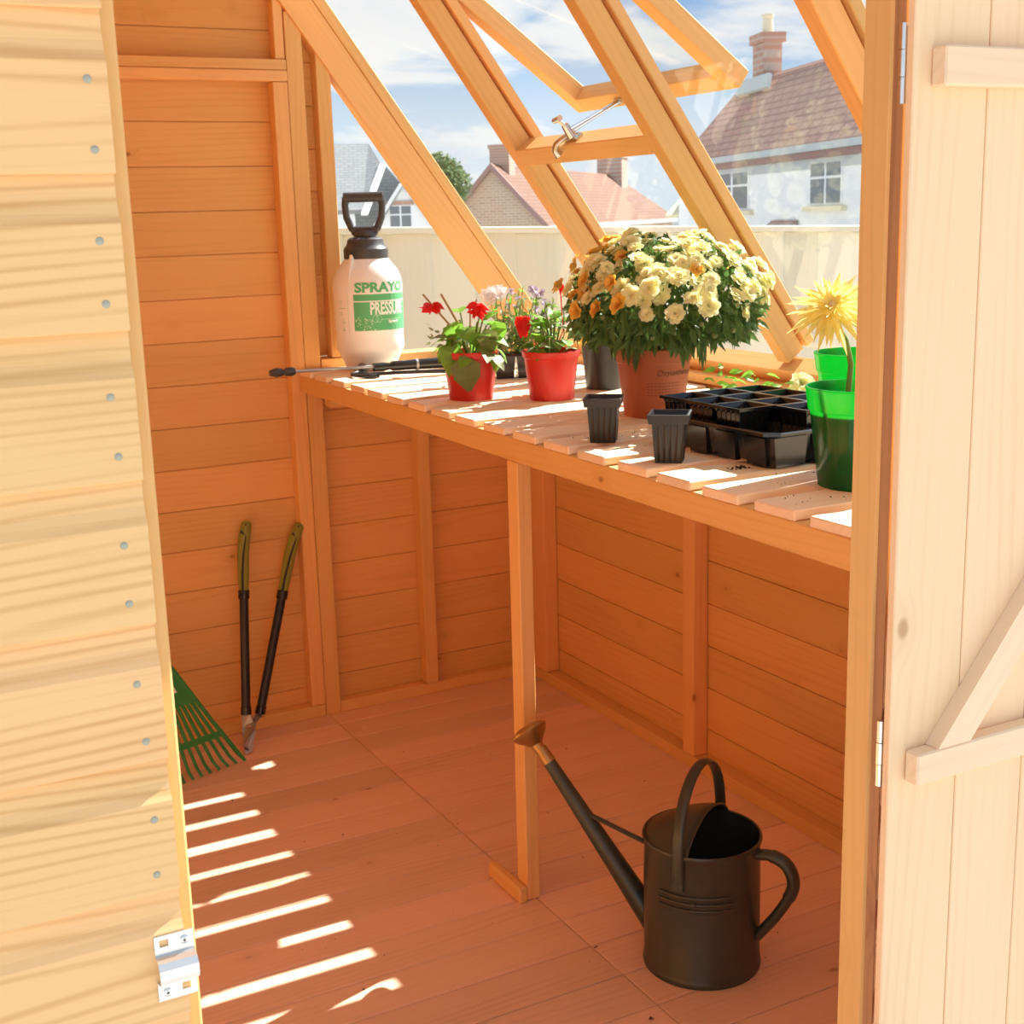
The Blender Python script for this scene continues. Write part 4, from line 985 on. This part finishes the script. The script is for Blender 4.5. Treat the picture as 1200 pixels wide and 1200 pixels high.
# ------------------------------------------------------------------ leaf rake
rk = thing('leaf_rake', 'green plastic leaf rake leaning in the back left corner', 'rake', (.74, 3.25, 0))
O2 = V((.74, 3.25, 0)); apex = V((.672, 3.345, .395))-O2
tips = [V((.896-.0255*k, 3.284-.009*k, .004))-O2 for k in range(18)]
mid = (tips[0]+tips[-1])/2
axd = (mid-apex); tn_ = []
rn2 = (tips[-1]-tips[0]).cross(apex-tips[0]).normalized(); rn2 = rn2 if rn2.dot(vw) > 0 else -rn2
for k, tp in enumerate(tips):
    s = tp.lerp(apex, .48); s2_ = tp.lerp(apex, .97)
    wd_ = (tips[0]-tips[-1]).normalized()
    pts = [s, tp.lerp(apex, .3), tp.lerp(apex, .06), tp+rn2*.010+V((0, 0, .0))]
    part('tine', MB().tube(pts, [.0058, .0056, .0050, .0046], 6, flat=.5, up=rn2), 'rake', rk)
def band(f0, f1, th, name):
    q = [tips[0].lerp(apex, f0), tips[-1].lerp(apex, f0), tips[-1].lerp(apex, f1), tips[0].lerp(apex, f1)]
    return part(name, MB().prism([p-rn2*(th/2) for p in q], rn2*th), 'rake', rk)
band(.46, .97, .004, 'fan_plate'); band(.195, .235, .008, 'cross_band')
e = MB()
for t in (0, 17): e.tube([tips[t].lerp(apex, .98), tips[t].lerp(apex, .3), tips[t]+rn2*.01], [.008, .006, .0045], 8, flat=.6, up=rn2)
part('edge_rib', e, 'rake', rk)
part('handle_socket', MB().tube([apex+axd*.12, apex, apex-axd*.12], [.02, .019, .017], 12), 'rake', rk, smooth=60)
hend = V((.40, 3.50, 1.55))-O2
part('handle', MB().tube([apex, hend], .013, 12), 'tube', rk, smooth=60)
def stk(f0, f1, g0, g1, off, mt, name, par):
    P = lambda f, g_: tips[0].lerp(tips[-1], g_).lerp(apex, f)+rn2*off
    return part(name, MB().prism([P(f0, g0), P(f0, g1), P(f1, g1), P(f1, g0)], rn2*.0004), mt, par)
s_ = stk(.55, .80, .16, .84, .0022, 'print_white', 'sticker', rk); stk(.56, .76, .18, .82, .0028, 'sticker_yellow', 'sticker_panel', s_); stk(.585, .74, .205, .795, .0034, 'sticker_green', 'sticker_panel', s_)

# ------------------------------------------------------------------ zinc keeper bracket on the front wall
kb = thing('latch_keeper', 'bent zinc latch keeper plate screwed to the pale front boards', 'latch keeper', (.2005, YF-.0002, .825), 0)
prof = [(.028, 0), (.0125, 0), (.0115, -.003), (.009, -.0085), (.004, -.012), (-.003, -.013), (-.008, -.0115), (-.0105, -.007), (-.011, -.001), (-.0115, 0), (-.028, 0)]
mb = MB(); hw = .0155; th = .0012
pts_o = [V((0, y, z)) for z, y in prof]; 
poly = [(z, y) for z, y in prof]+[(z, y-th) for z, y in reversed(prof)]
n = len(prof)
for i in range(n-1):
    (za, ya_), (zc_, yc_) = prof[i], prof[i+1]
    if i in (0, n-2): continue
    mb.hexa([(-hw, ya_-th, za), (hw, ya_-th, za), (hw, ya_, za), (-hw, ya_, za), (-hw, yc_-th, zc_), (hw, yc_-th, zc_), (hw, yc_, zc_), (-hw, yc_, zc_)])
def flange(z0, z1, hx0, hx1, hz0, hz1):
    for (xa, xb, za, zb_) in ((-hw, hx0, z0, z1), (hx1, hw, z0, z1), (hx0, hx1, z0, hz0), (hx0, hx1, hz1, z1)): mb.box((xa, -th, za), (xb, 0, zb_))
flange(.0125, .028, -.0115, -.0045, .0185, .0245); flange(-.028, -.0115, .0035, .0105, -.0225, -.0165)
part('keeper_plate', mb, 'metal', kb)
for x, z in ((.008, .0205), (-.0085, -.021)):
    s_ = part('screw', MB().lathe([(.0038, 0), (.0036, .0008), (.002, .0016), (.0005, .0017)], 16), 'metal', kb, smooth=40, mx=Matrix.Translation((x, -th, z)) @ nailrot)
    part('screw_slot', MB().box((-.0013, -.0004, .0014), (.0013, .0004, .0019)).box((-.0004, -.0013, .0014), (.0004, .0013, .0019)), 'black_matte', s_)

# ------------------------------------------------------------------ window stay
UPS = -GD; INW = -GN
cb = V((1.556, 2.63, gz(1.556)))+GN*.022+UPS*.0228
ws = thing('window_stay', 'chrome window stay between the cross bar and the open roof sash', 'window stay', cb)
sash_pt = hp+sd*(LS-.0225)+V((0, 2.70, 0))-sn*.0235-cb
yv = V((0, 1, 0)); p0 = V((0, 0, 0))
part('base_plate', MB().prism([p0+GN*-.011+yv*-.030, p0+GN*.011+yv*-.030, p0+GN*.011+yv*.022, p0+GN*-.011+yv*.022], UPS*.005), 'chrome', ws)
part('pivot_block', MB().tube([p0+UPS*.004, p0+UPS*.018, p0+UPS*.036], [.012, .010, .008], 12), 'chrome', ws, smooth=40)
part('stay_arm', MB().tube([p0+UPS*.018, (p0+UPS*.018).lerp(sash_pt, .4), sash_pt], [.008, .006, .0055], 10), 'chrome', ws, smooth=50)
part('sash_bracket', MB().tube([sash_pt+yv*.014, sash_pt+yv*-.016], .008, 10), 'chrome', ws, smooth=40)
part('clamp_screw', MB().tube([p0+UPS*.03, p0+UPS*.052+yv*.008+INW*.004], .0045, 8), 'chrome', ws, smooth=40)
part('thumb_wing', MB().tube([p0+UPS*.051+yv*.024+INW*.004, p0+UPS*.056+yv*-.006+INW*.004], .0065, 10), 'chrome', ws, smooth=40)
curl = cat([p0+UPS*.010, p0+UPS*.012+INW*.016+yv*.012, p0+UPS*.008+INW*.030+yv*.024, p0+UPS*-.004+INW*.037+yv*.030, p0+UPS*-.017+INW*.036+yv*.030])
part('curled_handle', MB().tube(curl, [.0065+.004*(i/(len(curl)-1))**3 for i in range(len(curl))], 10), 'chrome', ws, smooth=50)

# ------------------------------------------------------------------ garden fence
fA, fB = V((1.91, 4.40, 0)), V((3.61, 4.15, 0)); fd_ = (fB-fA).normalized(); fn = V((fd_.y, -fd_.x, 0)); fn = fn if fn.y < 0 else -fn
zf = lambda s: 1.372-.026*s
fe = thing('garden_fence', 'pale closeboard timber fence with capping rail behind the shed', 'fence', fA+V((0, 0, -.14)))
for k in range(-16, 34):
    s0_ = -.072+k*.158; p = fA+fd_*(s0_+.084); zt_f = zf(s0_)
    a = p+V((0, 0, -.12)); b = p+V((0, 0, zt_f-.028))
    o = plank('fence_board', fe, 'fence', a, b, fd_, .172, .014, .002)
    o.matrix_basis = o.matrix_basis @ Matrix.Rotation(math.radians(-4.5), 4, 'X')
plank('capping_rail', fe, 'fence', fA+fd_*-2.6+V((0, 0, zf(-2.6)-.014)), fA+fd_*5.4+V((0, 0, zf(5.4)-.014)), fn, .07, .024, .004)
for zz_ in (.25, 1.0): plank('arris_rail', fe, 'fence', fA+fd_*-2.6-fn*.04+V((0, 0, zz_)), fA+fd_*5.4-fn*.04+V((0, 0, zz_)), fn, .06, .06)
for q in range(5): plank('fence_post', fe, 'fence', fA+fd_*(-2.5+1.9*q)-fn*.06+V((0, 0, -.5)), fA+fd_*(-2.5+1.9*q)-fn*.06+V((0, 0, 1.1)), fn, .09, .09)

# ------------------------------------------------------------------ houses
def quad_part(name, parent, mt, pts, th, nrm):
    """slab with its own frame so that tile/brick courses follow it: local X = pts[0]->pts[1], Z = up the slab"""
    pts = [V(p) for p in pts]; x = (pts[1]-pts[0]).normalized(); n = V(nrm).normalized(); z = n.cross(x)*-1
    if z.z < 0: z = -z
    y_ = z.cross(x); mx = Matrix(((x.x, y_.x, z.x, pts[0].x), (x.y, y_.y, z.y, pts[0].y), (x.z, y_.z, z.z, pts[0].z), (0, 0, 0, 1)))
    im = mx.inverted(); loc = [im @ p for p in pts]; ln_ = mx.to_3x3().inverted() @ n
    return part(name, MB().prism(loc, ln_*-th), mt, parent, mx=wmx(parent).inverted() @ mx)
def chimney(parent, c, w_, d_, zb, ztop, t, mt='brick_red', pots=1):
    c = V(c); n = V((-t.y, t.x, 0)); P = lambda u, v, z: c+t*u+n*v+V((0, 0, z-c.z))
    im = wmx(parent).inverted()
    fr_ = Matrix(((t.x, n.x, 0, c.x), (t.y, n.y, 0, c.y), (0, 0, 1, 0), (0, 0, 0, 1)))
    o = part('chimney', MB().box((-w_/2, -d_/2, zb), (w_/2, d_/2, ztop-.25)).box((-w_/2-.08, -d_/2-.08, ztop-.25), (w_/2+.08, d_/2+.08, ztop)), mt, parent, mx=im @ fr_)
    for i in range(pots): part('chimney_pot', MB().lathe([(.16, ztop), (.13, ztop+.4), (.16, ztop+.43), (.16, ztop+.5), (.10, ztop+.5)], 14, c=((i-(pots-1)/2)*.5, 0, 0)), 'buff', o, smooth=40)
    return o
ZG = -5.5
# right house: white rendered, clay tiled roof
P1 = V((22.6, 31.8, 0)); P2 = V((18.9, 20.6, 0)); t = (P2-P1).normalized(); n_in = V((-t.y, t.x, 0)); n_in = n_in if n_in.x > 0 else -n_in; nf = -n_in
hA = thing('house', 'white rendered house with brown tiled roof and brick chimney at the right', 'house', P1+V((0, 0, ZG)))
LA = 17.0; EZ = 2.70; RZ_ = 4.85; DW = 1.7
F = lambda s, z, o=0.0: P1+t*s+nf*o+V((0, 0, z))
quad_part('wall', hA, 'render', [F(0, ZG), F(LA, ZG), F(LA, EZ-.3), F(0, EZ-.3)], .3, nf)
quad_part('wall', hA, 'render', [F(0, ZG)+n_in*.3, F(0, ZG)+n_in*(2*DW), F(0, EZ)+n_in*(2*DW), F(0, RZ_-.2)+n_in*DW, F(0, EZ-.1)+n_in*.3], .3, -t)
rp0 = [F(-.15, EZ, .25), F(LA, EZ, .25), F(LA, RZ_)+n_in*DW, F(-.15, RZ_)+n_in*DW]
rn_ = (rp0[1]-rp0[0]).cross(rp0[3]-rp0[0]); rn_ = rn_ if rn_.z > 0 else -rn_
quad_part('roof', hA, 'tile', rp0, .15, rn_)
rp1 = [F(-.15, EZ)+n_in*(2*DW+.25), F(LA, EZ)+n_in*(2*DW+.25), F(LA, RZ_)+n_in*DW, F(-.15, RZ_)+n_in*DW]
rn_ = (rp1[1]-rp1[0]).cross(rp1[3]-rp1[0]); rn_ = rn_ if rn_.z > 0 else -rn_
quad_part('roof', hA, 'tile', rp1, .15, rn_)
quad_part('gutter', hA, 'grey_trim', [F(-.1, EZ-.16, .28), F(LA, EZ-.16, .28), F(LA, EZ-.01, .28), F(-.1, EZ-.01, .28)], .2, nf)
quad_part('fascia', hA, 'maroon', [F(-.05, EZ-.30, .16), F(LA, EZ-.30, .16), F(LA, EZ-.17, .16), F(-.05, EZ-.17, .16)], .14, nf)
quad_part('cornice', hA, 'grey_trim', [F(0, EZ-.52, .04), F(LA, EZ-.52, .04), F(LA, EZ-.31, .04), F(0, EZ-.31, .04)], .04, nf)
def hwin(par, s0, s1, z0, z1, Ff, nf_, sill=True, lint=None):
    wn = quad_part('window', par, 'white_trim', [Ff(s0, z0, .03), Ff(s1, z0, .03), Ff(s1, z1, .03), Ff(s0, z1, .03)], .03, nf_)
    iw = wmx(wn).inverted(); ws_ = (s1-s0)
    for a, b in ((.04, .46), (.54, .96)):
        for c, d in ((.04, .60), (.66, .96)):
            q = [Ff(s0+ws_*a, z0+(z1-z0)*c, .045), Ff(s0+ws_*b, z0+(z1-z0)*c, .045), Ff(s0+ws_*b, z0+(z1-z0)*d, .045), Ff(s0+ws_*a, z0+(z1-z0)*d, .045)]
            part('pane', MB().prism([iw @ V(p) for p in q], (iw.to_3x3() @ V(nf_))*-.02), 'house_glass', wn)
    if sill: quad_part('window_sill', par, 'buff', [Ff(s0-ws_*.12, z0-.13, .12), Ff(s1+ws_*.12, z0-.13, .12), Ff(s1+ws_*.12, z0-.02, .12), Ff(s0-ws_*.12, z0-.02, .12)], .12, nf_)
    if lint: quad_part('lintel', par, lint, [Ff(s0-.1, z1, .05), Ff(s1+.1, z1, .05), Ff(s1+.1, z1+.18, .05), Ff(s0-.1, z1+.18, .05)], .05, nf_)
hwin(hA, 2.6, 5.1, 1.36, 2.30, F, nf); hwin(hA, 9.0, 10.7, 1.42, 2.32, F, nf)
hwin(hA, 13.5, 15.0, 1.42, 2.32, F, nf)
quad_part('porch_roof', hA, 'brick_red', [F(6.6, .7, .5), F(8.6, .7, .5), F(8.3, 1.1, .1), F(6.9, 1.1, .1)], .1, nf)
chimney(hA, F(1.6, 0)+n_in*DW, .85, .5, RZ_-.6, RZ_+1.05, t)
quad_part('flashing', hA, 'lead', [F(.6, RZ_-.42)+n_in*(DW-.55), F(3.1, RZ_-.42)+n_in*(DW-.55), F(2.9, RZ_-.05)+n_in*(DW-.42), F(.8, RZ_-.05)+n_in*(DW-.42)], .1, nf+V((0, 0, .5)))

# middle house: brick gable and hipped tiled roof
AP = V((36.7, 71.1, 0)); tb_ = V((.7071, .7071, 0)); nb_ = V((.7071, -.7071, 0)); HWB = 3.17; APZ = 4.32; EBZ = .94; LR, LE = 31.8, 41.6
hB = thing('house', 'low brick gabled house with hipped tiled roof beyond the middle of the fence', 'house', AP+V((0, 0, ZG)))
G = lambda u, z, s=0.0: AP+nb_*u+tb_*s+V((0, 0, z))
quad_part('gable_wall', hB, 'brick', [G(-HWB, ZG), G(HWB, ZG), G(HWB, EBZ), G(0, APZ-.1), G(-HWB, EBZ)], .4, -tb_)
quad_part('side_wall', hB, 'brick', [G(HWB-.1, ZG, .4), G(HWB-.1, ZG, LE-.4), G(HWB-.1, EBZ, LE-.4), G(HWB-.1, EBZ, .4)], .4, nb_)
for sg_ in (1, -1):
    q = [G(sg_*(HWB+.3), EBZ-.25, -.3), G(sg_*(HWB+.3), EBZ-.25, LE), G(0, APZ, LR), G(0, APZ, -.3)]
    nq = (q[1]-q[0]).cross(q[3]-q[0]); nq = nq if nq.z > 0 else -nq
    quad_part('roof', hB, 'tile_dark', q, .2, nq)
    mb = MB(); quad_part('verge', hB, 'maroon', [G(sg_*(HWB+.35), EBZ-.35, -.35), G(sg_*(HWB+.0), EBZ-.35, -.35), G(0, APZ-.32, -.35), G(0, APZ+.05, -.35)], .1, -tb_)
q = [G(HWB+.3, EBZ-.25, LE), G(-HWB-.3, EBZ-.25, LE), G(0, APZ, LR)]; nq = (q[1]-q[0]).cross(q[2]-q[0]); nq = nq if nq.z > 0 else -nq
quad_part('roof', hB, 'tile_dark', q, .2, nq)
quad_part('gutter', hB, 'grey_trim', [G(HWB+.32, EBZ-.5, -.2), G(HWB+.32, EBZ-.5, LE), G(HWB+.32, EBZ-.22, LE), G(HWB+.32, EBZ-.22, -.2)], .2, nb_)
chimney(hB, G(0, 0, 2.0), 1.2, 1.2, APZ-.8, APZ+1.15, tb_, pots=0); chimney(hB, G(0, 0, LR-.2), 2.2, 2.0, APZ-1.2, APZ+1.5, tb_, pots=1)

# left house: slate roof, white front gable
def pol(az, el_, d): a = math.radians(az); return V((math.sin(a)*d, math.cos(a)*d, 1.4+d*math.tan(math.radians(el_))))
DC = 55.0
hC = thing('house', 'white gabled house with grey slate roof left of the tree', 'house', pol(22.5, 0, DC)*1+V((0, 0, ZG-1.4)))
cdir = V((math.cos(math.radians(22.5)), -math.sin(math.radians(22.5)), 0)); cin = V((math.sin(math.radians(22.5)), math.cos(math.radians(22.5)), 0))
CO = pol(22.5, 0, DC); CO.z = 0
K = lambda u, z, s=0.0: CO+cdir*u+cin*s+V((0, 0, z))
GU, GZc, GW = 1.05, 2.95, 1.7     # white front gable
EZc = .35
quad_part('gable_wall', hC, 'render', [K(GU-GW, ZG), K(GU+GW, ZG), K(GU+GW, EZc), K(GU, GZc-.15), K(GU-GW, EZc)], .4, -cin)
for sg_ in (1, -1):
    q = [K(GU+sg_*(GW+.15), EZc-.15, -.2), K(GU+sg_*(GW+.15), EZc-.15, 6), K(GU, GZc, 6), K(GU, GZc, -.2)]; nq = (q[1]-q[0]).cross(q[3]-q[0]); nq = nq if nq.z > 0 else -nq
    quad_part('roof', hC, 'slate', q, .15, nq)
    quad_part('verge', hC, 'white_trim', [K(GU+sg_*(GW+.2), EZc-.35, -.25), K(GU+sg_*(GW+.2), EZc-.1, -.25), K(GU, GZc+.05, -.25), K(GU, GZc-.2, -.25)], .1, -cin)
Ff = lambda s, z, o=0.0: K(s, z, -o)
hwin(hC, .42, 1.32, .9, 1.90, Ff, -cin, sill=False, lint='brick_red')
# main block: roof slope in front of the gable at the left
MU0, MU1 = -6.5, .08
quad_part('wall', hC, 'render', [K(MU0, ZG, -2.2), K(MU1-1.0, ZG, -2.2), K(MU1-1.0, 1.9, -2.2), K(MU0, 1.9, -2.2)], .3, -cin)
q = [K(MU0, 1.75, -2.5), K(MU1-.7, 1.75, -2.5), K(MU1+.1, 3.5, -.6), K(MU1-.35, 4.35, .6), K(MU0, 4.35, .6)]; nq = (q[1]-q[0]).cross(q[4]-q[0]); nq = nq if nq.z > 0 else -nq
quad_part('roof', hC, 'slate', q, .2, nq)
quad_part('roof', hC, 'slate', [K(MU0, 1.75, 3.7), K(MU1-.35, 1.75, 3.7), K(MU1-.35, 4.35, .6), K(MU0, 4.35, .6)], .2, V((0, 0, 1))+cin)
quad_part('verge', hC, 'white_trim', [K(MU1-.75, 1.65, -2.55), K(MU1-.5, 1.65, -2.55), K(MU1+.28, 3.5, -.65), K(MU1+.05, 3.5, -.65)], .15, nq)
quad_part('roof', hC, 'slate', [K(-1.2, .6, .2), K(1.0, .6, .2), K(1.0, 2.75, 1.4), K(.38, 3.5, 1.9), K(-.7, 3.0, 1.5)], .15, V((0, 0, .6))-cin)
# white building glimpsed between the two tiled houses
hD = thing('house', 'sliver of white rendered house beside the right glazing bar', 'house', pol(35.6, 0, 60)+V((0, 0, ZG-1.4)))
dd = V((math.cos(math.radians(35.6)), -math.sin(math.radians(35.6)), 0)); dn = V((-math.sin(math.radians(35.6)), -math.cos(math.radians(35.6)), 0)); D0 = pol(35.6, 0, 60); D0.z = 0
quad_part('wall', hD, 'render', [D0+dd*-.6+V((0, 0, ZG)), D0+dd*3+V((0, 0, ZG)), D0+dd*3+V((0, 0, 2.1)), D0+dd*.2+V((0, 0, 2.1))+V((0, 0, -.5)), D0+dd*-.6+V((0, 0, 1.7))], 4, dn)
quad_part('roof', hD, 'buff', [D0+dd*-1.2+V((0, 0, 1.2))-dn*.5, D0+dd*.0+V((0, 0, 1.2))-dn*.5, D0+dd*.0+V((0, 0, 2.3))-dn*2, D0+dd*-.2+V((0, 0, 2.3))-dn*2], .2, dn+V((0, 0, 1)))

# tree beyond the fence
rng = random.Random(77)
tc_ = pol(25.4, 1.6, 68); TS = .74
tr_ = thing('tree', 'round green tree between the slate roof and the brick gable', 'tree', (tc_.x, tc_.y, ZG-.6))
cz = tc_.z-(ZG-.6)
tk = MB().tube([(0, 0, -.2), (.05, 0, cz*.5), (0, .1, cz)], [.35, .25, .1], 8)
for q in range(9): d = rdir(rng); d.z = abs(d.z); tk.tube([(0, 0, cz-1.2+q*.12), V((0, 0, cz-.4))+d*.8], [.09, .03], 6)
part('trunk', tk, 'bark', tr_)
cr = MB(); lobes = [(V((0, 0, cz-.2)), 1.35), (V((-.5, .2, cz+.75)), .9), (V((.75, 0, cz-.55)), 1.0), (V((-.9, -.2, cz-.5)), 1.0), (V((.3, .3, cz+.3)), 1.0), (V((-.1, 0, cz-1.2)), 1.3)]
lobes = [(V((0, 0, cz))+(c_-V((0, 0, cz)))*TS, q_*TS) for c_, q_ in lobes]
for i in range(4200):
    c_, r_c = lobes[rng.randrange(len(lobes))]; d = rdir(rng); p = c_+d*r_c*rng.uniform(.55, 1.02)**.5
    cr.leaf(p, rdir(rng), d+rdir(rng)*.6, .17, .12)
part('crown', cr, 'tree_leaf', tr_, kind='stuff')
